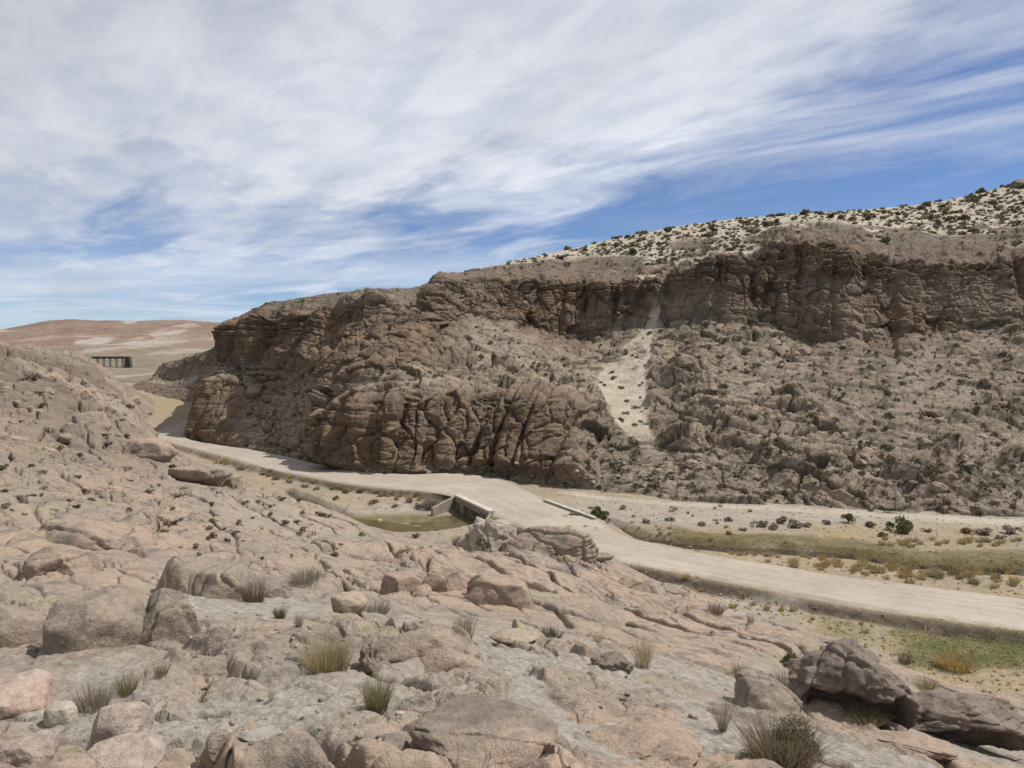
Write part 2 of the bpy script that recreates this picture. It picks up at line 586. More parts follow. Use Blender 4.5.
# left ridge: more broken, bigger ledges
lm = sstep(230, 60, pxg) * sstep(60, 110, Df)
b4, g4, c4 = blocks(X, Y, 6.5, 1.8, R(35), 33, warp=0.5, step=0.16, tilt=0.3, gap=0.03, gapd=0.10, rnd=0.2, pil=0.10, ramp=0.2)
disp += (b4 + g4) * lm
rid = sstep(175, 85, pxg) * sstep(85, 140, Df)
b5, g5, c5 = blocks(X, Y, 4.0, 1.5, R(60), 36, warp=0.5, step=0.22, tilt=0.3, gap=0.05, gapd=0.12, rnd=0.2, pil=0.12, ramp=0.25)
b6, g6, c6 = blocks(X, Y, 9.0, 1.5, R(15), 37, warp=0.6, step=0.22, tilt=0.35, gap=0.03, gapd=0.08, rnd=0.15, pil=0.12, ramp=0.3)
disp += rid * (0.9 * b5 + g5 + 0.7 * b6 + g6)
disp += lm * 1.8 * fbm2(X / 18, Y / 18, 4, 140)
disp *= sstep(1.2, 3.2, Df)
disp -= 2.0 * spot(838, 24.0, 40, 0.08) + 1.0 * spot(925, 27, 50, 0.06)
poolw = np.exp(-((pxg - 400) / 75) ** 2) * sstep(55, 75, Df)
disp *= 1 - 0.7 * poolw
Z = Z0 + disp
crack = np.clip(np.maximum(c1 * (0.4 + 0.6 * cmask), c2 * 0.8 * (0.3 + 0.7 * m_rub)), 0, 1) * (1 - grav)
gritA = grav
gritA = np.clip(gritA * sstep(-0.3, 0.15, fbm2(X / 0.8, Y / 0.8, 4, 130) + grav * 0.5), 0, 1)
NEARV = np.stack([X.ravel(), Y.ravel(), Z.ravel()], 1)
me = mesh_np('rocky_slope', NEARV, grid_faces(NR, NC), M['near'], True, {'grit': gritA, 'crack': sstep(0.3, 0.8, crack), 'brown': np.clip(np.maximum(rid, 0.75 * sstep(300, 60, pxg) * sstep(32, 100, Df)) * sstep(-0.35, 0.15, fbm2(X / 20, Y / 20, 4, 141)), 0, 1)})
add_obj('rocky_ground', me, kind='structure')
NEARZ = Z; NEARLND = lnd; NEARDMAX = dmax

# ------------------------------------------------------------------ road (its two edges, then a crowned strip)
UP = [(205, 424), (190, 429), (183, 434), (192, 440), (220, 445), (250, 449.5), (280, 455), (323, 465), (367, 472), (410, 474), (455, 473), (499, 479), (528, 491),
      (546, 500), (570, 509), (596, 519), (625, 535), (670, 546), (720, 556), (795, 568), (870, 579), (950, 589), (1024, 598), (1150, 614), (1300, 634)]
LO = [(185, 421), (163, 428), (154, 434), (160, 440), (195, 449), (235, 459), (262, 467), (300, 475), (345, 483), (396, 488.5), (430, 492), (455, 497), (472, 505),
      (489, 513), (520, 526), (560, 541), (602, 557), (660, 569), (724, 581), (800, 596), (874, 609), (950, 620), (1024, 631), (1150, 650), (1300, 672)]
ROADZ = 1.0
NS, NW = 700, 44
ue = catmull([at_z(a, b, ROADZ)[:2] for a, b in UP], NS)
le = catmull([at_z(a, b, ROADZ)[:2] for a, b in LO], NS)
k = np.linspace(0, 1, NW)
edge_n = 0.35 * fbm2(np.arange(NS) / 9.0, np.zeros(NS), 3, 5)
RP = le[:, None, :] * (1 - k[None, :, None]) + ue[:, None, :] * k[None, :, None]
crown = 0.10 * (1 - (2 * k - 1) ** 2)
wid = np.linalg.norm(ue - le, axis=1)
track = np.zeros((NS, NW))
for c, w in ((0.27, 0.045), (0.44, 0.06), (0.60, 0.035), (0.74, 0.06)):
    cc = c + 0.10 * fbm2(np.arange(NS) / 70.0 + c * 50, np.zeros(NS) + c * 9, 3, 8)
    track = np.maximum(track, np.exp(-((k[None, :] - cc[:, None]) / w) ** 2) * (0.45 + 1.1 * np.clip(0.5 + fbm2(np.arange(NS) / 25.0, np.zeros(NS) + c * 30, 3, 9), 0, 1))[:, None])
rz = ROADZ + crown[None, :] + 0.015 * fbm2(RP[..., 0] / 1.5, RP[..., 1] / 1.5, 3, 21) - 0.012 * track
ed = np.minimum(k, 1 - k)[None, :] * wid[:, None]
rz = rz - 0.12 * np.exp(-(ed / 0.25) ** 2) + 0.13 * np.exp(-((ed - 0.75) / 0.3) ** 2) * np.clip(0.5 + 1.2 * fbm2(RP[..., 0] / 2.5, RP[..., 1] / 2.5, 3, 25), 0, 1)
RV = np.concatenate([RP, rz[..., None]], 2).reshape(-1, 3)
me = mesh_np('road', RV, grid_faces(NS, NW)[:, ::-1], M['road'], True, {'track': track, 'edge': np.exp(-(ed / 0.8) ** 2)})
add_obj('gravel_road', me, kind='structure')
rc = (ue + le) / 2; rhw = wid / 2
# effective half width measured across the road
tg = np.gradient(rc, axis=0); tg /= np.linalg.norm(tg, axis=1)[:, None]
nrm = np.stack([-tg[:, 1], tg[:, 0]], 1)
rhw = np.abs(((ue - le) / 2 * nrm).sum(1))

# ------------------------------------------------------------------ valley floor
A_cul = at_z(455, 496, 1.35)[:2]; B_cul = at_z(489, 512, 1.35)[:2]
C_cul = at_z(546, 500, 1.25)[:2]; D_cul = at_z(596, 518, 1.25)[:2]
mid1 = (A_cul + B_cul) / 2; mid2 = (C_cul + D_cul) / 2
# stream bank line, right to left; the far bank is the higher one
SB = [at_z(px, py, -0.2)[:2] for px, py in ((1300, 592), (1150, 576), (1024, 567), (970, 566.5), (900, 560.5), (850, 554), (800, 550), (760, 549), (700, 546.5), (665, 541))]
SB += [mid2 + (mid2 - mid1) * 0.35, mid2, mid1, mid1 + (mid1 - mid2) * 0.25, at_z(420, 527, -1)[:2], at_z(375, 522, -1)[:2], at_z(335, 513, -1)[:2], at_z(300, 500, -1)[:2]]
sbl = catmull(SB, 1500)
_cl = np.concatenate([[0], np.cumsum(np.linalg.norm(np.diff(sbl, axis=0), axis=1))])
sbl = np.stack([np.interp(np.linspace(0, _cl[-1], 260), _cl, sbl[:, q]) for q in (0, 1)], 1)
stn = np.gradient(sbl, axis=0); stn /= np.linalg.norm(stn, axis=1)[:, None]
snn = np.stack([stn[:, 1], -stn[:, 0]], 1)      # points to the far side (travelling leftwards)


def near_poly(x, y, line):
    best = np.full(x.shape, 1e9, f32); idx = np.zeros(x.shape, np.int32)
    for q in range(len(line)):
        d = (x - f32(line[q, 0])) ** 2 + (y - f32(line[q, 1])) ** 2
        m = d < best
        best = np.where(m, d, best); idx[m] = q
    return np.sqrt(best), idx


FR, FCN = 900, 1150
fcol = np.interp(np.linspace(0, 1, FCN), [0, 0.06, 0.94, 1.0], [-500, 120, 1049, 1500])
fd = np.exp(np.concatenate([np.linspace(math.log(40), math.log(150), 800), np.linspace(math.log(150), math.log(560), FR - 800 + 1)[1:]]))
XF = ((fcol[None, :] - 512) / FPX * fd[:, None]).astype(f32); YF = np.broadcast_to(fd[:, None], XF.shape).astype(f32)
ZF = 0.35 * fbm2(XF / 12, YF / 12, 4, 200) + 0.10 * fbm2(XF / 1.6, YF / 1.6, 4, 210)
sd, si = near_poly(XF, YF, sbl)
perp = (XF - sbl[si, 0]) * snn[si, 0] + (YF - sbl[si, 1]) * snn[si, 1]
s_ = (np.where(sd > 6, np.sign(perp) * sd, perp) + 1.6 * fbm2(XF / 7, YF / 7, 2, 220)).astype(f32)
right_part = sstep(16, 22, XF)
wch = 3.5 + 4.0 * sstep(10, -4, XF)
chan = np.where(s_ < 0, -1.0 * sstep(-wch, -0.3, s_) * sstep(0.25, -0.1, s_), 0) + np.where(s_ >= 0, -1.0 * sstep(1.5, -0.05, s_), 0)
bankh = right_part * 0.45 * sstep(-0.1, 0.4, s_) * sstep(9, 4, s_)
ZF = ZF + chan + bankh
# pool hollow below the culvert
pc = at_z(405, 520, -0.8)[:2]
pe = np.sqrt(((XF - pc[0]) / 13) ** 2 + ((YF - pc[1]) / 9.5) ** 2) + 0.25 * fbm2(XF / 4, YF / 4, 3, 230)
ZF = ZF - 1.0 * sstep(1.1, 0.75, pe)
rd, ri = near_poly(XF, YF, rc[::3])
out = rd - rhw[::3][ri]
emb = (ROADZ - 0.04) * sstep(1.9, 0.0, out + 0.35 * fbm2(XF / 2, YF / 2, 3, 240))
undr = sstep(3.6, 2.4, sd) * (XF > mid1[0] - 6) * (XF < mid2[0] + 3)
ZF = np.where(undr > 0.5, np.minimum(ZF, -1.0), np.where(out < 0.0, ROADZ - 0.07, np.maximum(ZF, emb + np.minimum(ZF, 0) * sstep(0, 2, out))))
# gentle rise towards the foot of the opposite slope
pxF, pyF, fwF = project(np.stack([XF.ravel(), YF.ravel(), ZF.ravel()], 1))
pxF = pxF.reshape(XF.shape); pyF = pyF.reshape(XF.shape)


def win(x, y, x0, x1, y0, y1, sx=25, sy=4):
    return sstep(x0 - sx, x0 + sx, x) * sstep(x1 + sx, x1 - sx, x) * sstep(y0 - sy, y0 + sy, y) * sstep(y1 + sy, y1 - sy, y)


nz = fbm2(XF / 5, YF / 5, 4, 250)
olive = right_part * sstep(-0.2, 0.3, s_) * sstep(8.0, 4.0, s_ + 4 * nz) * sstep(-0.5, 0.2, nz + 0.25)
olive = np.maximum(olive, win(pxF, pyF, 365, 440, 515, 524, 15, 3) * 0.9)
olive = np.maximum(olive, 0.8 * sstep(0, -0.4, s_) * sstep(-2.5, -1.0, s_) * right_part * sstep(-0.1, 0.2, nz))
green = win(pxF, pyF, 905, 1400, 630, 668, 35, 7) * sstep(-0.45, 0.05, nz + 0.1)
green = np.maximum(green, 0.55 * win(pxF, pyF, 820, 1400, 612, 640, 30, 6) * sstep(-0.1, 0.3, nz))
straw = np.maximum(0.55 * win(pxF, pyF, 150, 215, 385, 420, 8, 4), 0.55 * win(pxF, pyF, 640, 1400, 545, 612, 30, 8) * sstep(-0.2, 0.25, nz))
straw = np.maximum(straw, 0.7 * win(pxF, pyF, 600, 1400, 505, 552, 30, 8) * sstep(0.0, 0.35, nz))
straw = np.maximum(straw, 0.6 * win(pxF, pyF, 700, 1400, 590, 700, 30, 8) * sstep(-0.1, 0.25, nz))
bank = sstep(0.0, 0.3, out) * sstep(2.4, 1.0, out + nz) * sstep(-0.15, 0.35, (ROADZ - ZF) * 0.6)
bank = bank * np.where(pyF > np.interp(pxF, [q[0] for q in UP], [q[1] for q in UP]) + 5, 1, 0.25)
bank = np.maximum(bank, sstep(0.5, 0.25, np.abs(s_ - 0.15)) * sstep(-0.1, -0.4, ZF) * 0.9)  # shaded cut face of the stream painted as a dark strip
pale = win(pxF, pyF, 560, 1400, 500, 526, 25, 6) * 0.8
pale = np.maximum(pale, win(pxF, pyF, 330, 440, 505, 512, 15, 3) * 0.7)
pale = np.maximum(pale, win(pxF, pyF, 720, 800, 596, 618, 15, 5) * 0.7)
me = mesh_np('valley', np.stack([XF.ravel(), YF.ravel(), ZF.ravel()], 1), grid_faces(FR, FCN), M['floor'], True,
             {'olive': olive, 'green': green, 'straw': straw, 'bank': bank, 'pale': pale})
add_obj('valley_ground', me, kind='structure')
FLOORV = np.stack([XF.ravel(), YF.ravel(), ZF.ravel()], 1)

# track along the foot of the opposite slope
TU = [(560, 489), (620, 496), (700, 502), (780, 506.5), (870, 511), (950, 515), (1024, 517.5), (1200, 523)]
TL = [(556, 493), (618, 500), (700, 506.5), (780, 511.5), (870, 517.5), (950, 522), (1024, 525.5), (1200, 533)]
tu = catmull([at_z(a, b, 0.1)[:2] for a, b in TU], 160); tl = catmull([at_z(a, b, 0.1)[:2] for a, b in TL], 160)
k = np.linspace(0, 1, 10)
TP = tl[:, None, :] * (1 - k[None, :, None]) + tu[:, None, :] * k[None, :, None]
def floor_z(x, y):
    fi = np.interp(y, fd, np.arange(FR)); fj = np.interp(512 + FPX * x / y, fcol, np.arange(FCN))
    return bil(ZF, np.minimum(fi, FR - 1.001), np.minimum(fj, FCN - 1.001))


tz = floor_z(TP[..., 0], TP[..., 1]) + 0.035 - 0.10 * (np.abs(2 * k - 1) ** 8)[None, :]
tr = np.maximum(np.exp(-((k - 0.3) / 0.1) ** 2), np.exp(-((k - 0.7) / 0.1) ** 2))
me = mesh_np('track', np.concatenate([TP, tz[..., None]], 2).reshape(-1, 3), grid_faces(160, 10)[:, ::-1], M['road'], True,
             {'track': np.broadcast_to(tr, (160, 10)), 'edge': np.broadcast_to(np.abs(2 * k - 1) ** 3, (160, 10))})
add_obj('dirt_track', me, kind='structure')

# ------------------------------------------------------------------ opposite hill with its cliffs
# each column: foot, top of lower wall, base of upper cliff, top of cliff, ridge, behind   as (px, py, distance)
HC = [
    [(120, 388, 520), (140, 382, 525), (150, 378, 530), (160, 366, 540), (170, 362, 560), (180, 380, 640)],
    [(150, 393, 420), (172, 386, 424), (190, 378, 428), (196, 360, 431), (204, 352, 445), (215, 370, 520)],
    [(193, 408, 325), (206, 398, 328), (216, 378, 330), (218, 348, 333), (226, 338, 345), (240, 352, 430)],
    [(194, 422, 262), (208, 400, 262), (216, 372, 266), (218, 338, 268), (226, 329, 282), (246, 345, 360)],
    [(196, 439, 208), (210, 376, 213), (218, 367, 226), (218, 331, 229), (226, 323, 240), (250, 335, 320)],
    [(214, 443, 192), (236, 381, 206), (246, 372, 214), (250, 322, 217), (262, 305, 236), (280, 320, 310)],
    [(258, 450, 177), (266, 425, 188), (278, 388, 200), (282, 318, 206), (292, 298, 238), (300, 310, 320)],
    [(300, 460, 161), (304, 418, 172), (312, 388, 186), (314, 313, 196), (318, 294, 240), (320, 310, 330)],
    [(340, 470, 148), (342, 405, 156), (345, 366, 180), (346, 309, 190), (346, 290, 246), (346, 305, 340)],
    [(382, 473, 144), (382, 402, 150), (382, 354, 178), (382, 308, 186), (382, 288, 252), (382, 303, 350)],
    [(420, 472, 144), (420, 398, 150), (420, 345, 182), (420, 318, 188), (420, 286, 255), (420, 300, 350)],
    [(460, 471, 143), (460, 397, 151), (460, 328, 190), (460, 287, 196), (460, 273, 262), (460, 288, 360)],
    [(520, 477, 140), (520, 396, 149), (520, 326, 190), (520, 279, 196), (520, 259, 275), (520, 275, 370)],
    [(580, 485, 132), (580, 412, 145), (580, 330, 184), (580, 277, 190), (580, 246, 286), (580, 262, 380)],
    [(640, 491, 126), (640, 442, 138), (640, 326, 176), (640, 282, 184), (640, 232, 290), (640, 250, 380)],
    [(700, 497, 121), (700, 450, 133), (700, 332, 166), (700, 268, 172), (700, 222, 290), (700, 240, 380)],
    [(780, 503, 117), (780, 460, 127), (780, 330, 159), (780, 254, 166), (780, 214, 285), (780, 232, 370)],
    [(860, 508, 113), (860, 466, 122), (860, 328, 155), (860, 256, 162), (860, 209, 280), (860, 225, 370)],
    [(940, 511, 111), (940, 470, 120), (940, 324, 153), (940, 260, 160), (940, 200, 275), (940, 215, 360)],
    [(1024, 513, 110), (1024, 472, 119), (1024, 326, 151), (1024, 264, 158), (1024, 181, 270), (1024, 200, 360)],
    [(1140, 517, 108), (1140, 474, 117), (1140, 330, 149), (1140, 262, 156), (1140, 160, 262), (1140, 180, 350)],
    [(1300, 524, 104), (1300, 478, 113), (1300, 334, 145), (1300, 258, 152), (1300, 130, 250), (1300, 150, 330)],
]
def lean_back(col):
    w = float(np.interp(col[2][0], [400, 480, 600], [0, 0.45, 1]))
    return [(px, py, d + w * k_) for (px, py, d), k_ in zip(col, (0, 6, 32, 36, 46, 46))]


HC = [lean_back(c_) for c_ in HC]
HP = np.array([[at_d(*q) for q in col] for col in HC])       # (nc, 6, 3)
HP[:, 0, 2] -= 1.2                                          # root the foot below the valley floor
ncol = len(HC)
# columns: dense where seen
colpos = np.linspace(0, 1, 1450)
seg = np.array([np.linalg.norm(np.array(HC[i + 1][2][:2]) - np.array(HC[i][2][:2])) for i in range(ncol - 1)])
seg = np.maximum(seg, 12) * np.where(np.arange(ncol - 1) < 2, 0.8, 1) * np.where(np.arange(ncol - 1) >= ncol - 3, 0.35, 1)
cs = np.concatenate([[0], np.cumsum(seg)]); cs /= cs[-1]
tcol = np.interp(colpos, cs, np.arange(ncol))


def cat_at(A, t):
    n = len(A)
    i = np.clip(t.astype(int), 0, n - 2); u = (t - i).reshape((-1,) + (1,) * (A.ndim - 1))
    g = lambda j: A[np.clip(j, 0, n - 1)]
    p0, p1, p2, p3 = g(i - 1), g(i), g(i + 1), g(i + 2)
    return 0.5 * (2 * p1 + (p2 - p0) * u + (2 * p0 - 5 * p1 + 4 * p2 - p3) * u ** 2 + (3 * p1 - p0 - 3 * p2 + p3) * u ** 3)


HCOL = cat_at(HP, tcol)                                     # (1450,6,3)
_t = np.cumsum(np.concatenate([[0], np.linalg.norm(np.diff(HCOL[:, 2, :2], axis=0), axis=1)]))
for kk, sc, am in ((2, 42, 6.0), (3, 30, 5.5), (3, 9, 2.5)):
    HCOL[:, kk, 2] += am * fbm2(_t / sc, np.full(len(_t), kk * 3.3 + sc), 3, 600 + kk)
for kk, sc, am in ((2, 50, 8.0), (3, 45, 8.0)):
    HCOL[:, kk, 1] += am * fbm2(_t / sc, np.full(len(_t), kk * 7.3 + sc), 3, 620 + kk)
rows = [(0, 0), (105, 1), (255, 2), (405, 3), (560, 4), (590, 5)]
NV = rows[-1][0] + 1
kv = np.interp(np.arange(NV), [r[0] for r in rows], [r[1] for r in rows])
ki = np.clip(kv.astype(int), 0, 4); ku = (kv - ki)
HB = HCOL[:, ki, :] * (1 - ku)[None, :, None] + HCOL[:, ki + 1, :] * ku[None, :, None]   # (1450,NV,3)
HB = HB.transpose(1, 0, 2).copy()                           # rows, cols


def smooth_rows(A, it):
    for _ in range(it):
        A[1:-1] = 0.25 * A[:-2] + 0.5 * A[1:-1] + 0.25 * A[2:]
    return A


HB = smooth_rows(HB, 40)
du = np.gradient(HB, axis=1); dv = np.gradient(HB, axis=0)
N = np.cross(du, dv); N /= np.linalg.norm(N, axis=2)[..., None] + 1e-9
if N[200, 700, 1] > 0: N = -N
hx = HB[..., 0].astype(f32); hy = HB[..., 1].astype(f32); hz = HB[..., 2].astype(f32)
KV = np.broadcast_to(kv[:, None], hx.shape).astype(f32)
bpx, bpy_, bfw = project(HB.reshape(-1, 3)); bpx = bpx.reshape(hx.shape); bpy_ = bpy_.reshape(hx.shape)
steep = sstep(0.75, 0.45, np.abs(N[..., 2])).astype(f32)
cl_up = sstep(1.8, 2.1, KV + 0.5 * fbm2(hx / 12, hz / 9, 4, 300)) * sstep(3.2, 2.9, KV + 0.5 * fbm2(hx / 9, hz / 9, 4, 301)) * (0.45 + 0.55 * sstep(-0.22, 0.02, fbm2(hx / 22, hz / 16, 3, 303)))
lowwall = np.interp(bpx, [170, 200, 232, 250, 312, 335, 560, 600], [1, 1, 0.9, 0, 0.15, 1, 1, 0.0])
cl_lo = lowwall * sstep(1.1, 0.92, KV + 0.2 * fbm2(hx / 7, hz / 9, 3, 302)) * sstep(0.05, 0.2, KV)
midw = np.interp(bpx, [300, 335, 430, 480], [0, 0.9, 0.8, 0]) * sstep(1.35, 1.5, KV) * sstep(2.0, 1.9, KV)
cl = np.clip(cl_up + cl_lo + midw, 0, 1).astype(f32)
gully = np.interp(bpx, [600, 630, 650, 672], [1, 0, 0, 1])
# pale sand: the gully chute and the smooth upper slope
gy = [306, 318, 332, 350, 375, 400, 430, 452, 480]; gx = [658, 653, 648, 636, 622, 622, 636, 654, 668]; gw = [3, 6, 8, 15, 23, 25, 19, 11, 5]
gc = np.interp(bpy_, gy, gx); gww = np.interp(bpy_, gy, gw)
sn = fbm3(hx / 8, hy / 8, hz / 8, 4, 310)
sand = sstep(1.15, 0.75, np.abs(bpx - gc) / gww + 0.7 * sn) * sstep(300, 312, bpy_) * sstep(470, 415, bpy_)
up0 = np.interp(bpx, [420, 470, 540, 600, 640, 690, 760, 840, 900, 960, 1024], [3.92, 3.8, 3.7, 3.3, 3.02, 2.98, 3.05, 3.42, 3.28, 3.15, 3.25])
up = sstep(-0.12, 0.10, KV - up0 + 0.35 * sn) * sstep(430, 475, bpx)
up = up * (1 - 0.95 * sstep(0.02, 0.16, fbm3(hx / 13, hy / 22, hz / 9, 4, 311) + 0.12 * sstep(3.5, 3.1, KV)) * sstep(3.75, 3.4, KV))
sand = np.clip(np.maximum(sand * sstep(-0.5, -0.2, sn + 0.1), up), 0, 1).astype(f32)
# relief --------------------------------------------------------
disp = np.zeros_like(hx)
rock = 1 - sand
cl = cl * (1 - 0.9 * sand)
wxx = hx + 2.2 * fbm3(hx / 6, hy / 6, hz / 6, 3, 320); wyy = hy + 2.2 * fbm3(hx / 6 + 9, hy / 6, hz / 6, 3, 321); wzz = hz + 1.6 * fbm3(hx / 6, hy / 6 + 5, hz / 6, 3, 322)
# cliff: buttresses and columns
sdir = (hx * 0.92 - hy * 0.4)
butt = fbm2(sdir / 15 + 0.12 * hz / 10, hz / 70, 3, 330)
disp += cl * (6.5 + 2.5 * sstep(1.3, 1.1, KV)) * butt
e, H, lx, ly = voro2(((sdir + 1.2 * fbm2(sdir / 4, hz / 9, 3, 331)) / 7.5).astype(f32), (hz / 45 + 3.5).astype(f32), 46)
disp += cl * ((_rnd(H, 3) - 0.4) * 4.2 * sstep(0, 0.12, e) + 2.2 * (1 - np.exp(-(e / 0.2) ** 1.5)) - 1.1)
e, H, l = voro3(wxx / 3.6, wyy / 3.6, wzz / 15, 41)
disp += cl * ((_rnd(H, 3) - 0.5) * 1.9 + 0.6 * (1 - np.exp(-(e / 0.16) ** 1.4)) - 0.6 * np.exp(-(e / 0.05) ** 2))
e, H, l = voro3(wxx / 1.9, wyy / 1.9, wzz / 3.6, 42)
disp += cl * ((_rnd(H, 3) - 0.5) * 0.7 + l[2] * 0.25 - 0.25 * np.exp(-(e / 0.07) ** 2))
# ledgy strata
ws = hz + 1.4 * fbm3(hx / 14, hy / 14, hz / 14, 3, 340)
def strata(w, per, seed):
    q = w / per; i = np.floor(q); u = q - i
    r = vnoise2(i * 1.37 + 0.5, np.floor(sdir / 16 + 2 * vnoise2(sdir / 9, i, seed + 1)) * 0.77, seed)
    return (r + 0.35 * sstep(0.0, 0.8, u) - 0.6 * np.exp(-((u) / 0.12) ** 2)).astype(f32)
stz = sstep(2.55, 2.85, KV) * sstep(3.6, 3.15, KV)
disp += rock * (1.4 * stz + 0.15) * strata(ws, 1.9, 350)
disp += rock * (0.6 * stz + 0.10) * strata(ws, 0.8, 360)
# broken slope blocks
slope = rock * (1 - 0.75 * cl)
dk = 0.22 * sstep(560, 700, bpx) - 0.05
scree = np.interp(bpx, [205, 235, 300, 322], [0, 1, 1, 0]) * sstep(1.95, 1.75, KV)
patch = sstep(-0.16, 0.18, fbm3(hx / 18, hy / 18, hz / 12, 4, 620))
calm = (1 - 0.7 * scree) * (0.40 + 0.85 * patch)
dz = wzz + dk * (hx - 40)
e, H, l = voro3(wxx / 8.5, wyy / 5.0, dz / 2.3, 43)
tl_ = (_rnd(H, 5) - 0.5) * l[0] + (_rnd(H, 6) - 0.5) * l[1]
disp += calm * slope * ((_rnd(H, 3) - 0.5) * 2.0 + 0.9 * l[2] + 1.2 * tl_ - 0.5 * np.exp(-(e / 0.035) ** 2))
hcr = slope * np.exp(-(e / 0.045) ** 2)
dip = hz + dk * (hx - 40) + 1.0 * fbm3(hx / 9, hy / 9, hz / 9, 3, 341)
disp += calm * slope * (1.9 * strata(dip, 3.1, 352) + 0.3 * strata(dip, 1.05, 353))
e, H, l = voro3(wxx / 5.0, wyy / 3.2, dz / 1.2, 44)
tl_ = (_rnd(H, 5) - 0.5) * l[0] + (_rnd(H, 6) - 0.5) * l[1]
disp += calm * slope * ((_rnd(H, 3) - 0.5) * 0.6 + 0.35 * l[2] + 0.6 * tl_ - 0.18 * np.exp(-(e / 0.05) ** 2))
hcr = np.maximum(hcr, 0.8 * slope * np.exp(-(e / 0.08) ** 2) * sstep(-0.1, 0.2, fbm3(hx / 9, hy / 9, hz / 6, 3, 345)))
e, H, l = voro3(wxx / 1.1, wyy / 1.1, dz / 0.6, 45)
disp += slope * ((_rnd(H, 3) - 0.5) * 0.20 + 0.12 * l[2])
disp += rock * calm * (4.2 * fbm3(hx / 19, hy / 19, hz / 13, 3, 370)) * (1 - 0.5 * cl)
disp += 0.15 * fbm3(hx / 1.2, hy / 1.2, hz / 1.0, 3, 380) * (0.15 + 0.85 * rock)
disp += sand * 0.5 * fbm3(hx / 5, hy / 5, hz / 5, 3, 390)
disp *= (0.45 + 0.55 * sstep(215, 262, bpx)) * sstep(0.0, 0.06, KV) * (0.50 + 0.50 * np.maximum(sstep(3.25, 2.95, KV), cl_up * 0.8))
disp += rock * sstep(2.95, 3.15, KV) * sstep(4.0, 3.7, KV) * (0.4 * strata(ws, 1.5, 354) + 0.25 * strata(ws, 0.7, 355))
D = N.copy()
D[..., 2] *= (1 - 0.6 * cl)
D[..., :2] *= 1.0
HV = HB + D * disp[..., None]
scrub = sstep(-0.15, 0.2, fbm3(hx / 11, hy / 11, hz / 11, 4, 400)) * (1 - 0.7 * cl) * 0.6
me = mesh_np('opposite_hill', HV.reshape(-1, 3), grid_faces(NV, len(colpos)), M['cliff'], True, {'sand': sand, 'cliff': cl, 'scrub': scrub, 'crack': hcr * (1 - cl), 'slab': (1 - patch) * (1 - cl) * sstep(3.1, 2.8, KV), 'rim': (1 - sand) * sstep(2.9, 3.1, KV)})
add_obj('cliff_hill', me, kind='structure')
HILLV = HV.reshape(-1, 3)
HKV = KV.ravel(); HSAND = sand.ravel(); HCL = cl.ravel()

# ------------------------------------------------------------------ far hills and the upper valley
FR2, FC2 = 420, 620
c2_ = np.interp(np.linspace(0, 1, FC2), [0, 0.12, 0.75, 1], [-900, -60, 300, 2000])
d2_ = np.exp(np.linspace(math.log(480), math.log(5200), FR2))
PXX = np.broadcast_to(c2_[None, :], (FR2, FC2)); DD = np.broadcast_to(d2_[:, None], (FR2, FC2))
crest = np.interp(c2_, [-900, -300, -100, 0, 18, 50, 75, 100, 120, 150, 185, 205, 222, 250, 400, 2000], [345, 338, 331, 328.5, 326, 320.5, 319.3, 320.6, 319.8, 320.3, 319.6, 321, 321.5, 321, 322, 330])
Dk = [480, 620, 850, 1250, 1900, 2800, 3700, 5200]
pyk = np.stack([np.full(FC2, 389.0), np.full(FC2, 377.0), np.full(FC2, 366.5), np.full(FC2, 358.0), np.full(FC2, 347.0), 347 + (crest - 347) * 0.5, crest, crest + 8], 0)
PY = np.empty((FR2, FC2))
for j in range(FC2): PY[:, j] = np.interp(np.log(d2_), np.log(Dk), pyk[:, j])
PY = smooth_rows(PY, 30)
XX = (PXX - 512) / FPX * DD; ZZ = CAM_Z - (PY - HORIZ) / FPX * DD
fx = XX.astype(f32); fy = DD.astype(f32)
amp = sstep(500, 900, fy) * sstep(3650, 2900, fy)
ZZ = ZZ + amp * fy * (0.010 * fbm2(fx / 420, fy / 420, 5, 500) + 0.004 * np.abs(fbm2(fx / 90, fy / 90, 4, 510)))
ZZ = ZZ + 3.0 * fbm2(fx / 60, fy / 60, 4, 515)
ZZ = ZZ + fy * 0.0022 * fbm2(fx / 160, fy / 400, 4, 516) * sstep(3000, 3700, fy)
pq, pyq, _ = project(np.stack([XX.ravel(), DD.ravel(), ZZ.ravel()], 1))
pq = pq.reshape(XX.shape).astype(f32); pyq = pyq.reshape(XX.shape).astype(f32)
nn = fbm2(fx / 130, fy / 500, 5, 520, 0.6)
pl = np.zeros_like(fx)
for (a, b, sa, sb, k0) in ((98, 341, 16, 4.5, 1.0), (130, 322.5, 9, 1.3, 1.0), (168, 334, 18, 4.5, 1.0), (150, 343, 38, 2.4, 0.9), (40, 339, 22, 1.8, 0.5), (3, 330, 7, 1.3, 0.8), (185, 326, 10, 1.5, 0.7), (190, 351, 30, 2, 0.5)):
    pl = np.maximum(pl, k0 * sstep(1.25, 0.75, np.sqrt(((pq - a) / sa) ** 2 + ((pyq - b - (a - pq) * 0.06) / sb) ** 2) + 1.3 * nn))
pl = np.maximum(pl * 0.8, 0.5 * sstep(0.3, 0.45, nn) * sstep(332, 340, pyq))
ol = sstep(344, 356, pyq + 14 * fbm2(fx / 260, fy / 260, 4, 530))
me = mesh_np('far_range', np.stack([XX.ravel(), DD.ravel(), ZZ.ravel()], 1), grid_faces(FR2, FC2), M['far'], True, {'pale': pl, 'olive': ol})
add_obj('far_hills', me, kind='structure')
FARV = np.stack([XX.ravel(), DD.ravel(), ZZ.ravel()], 1)

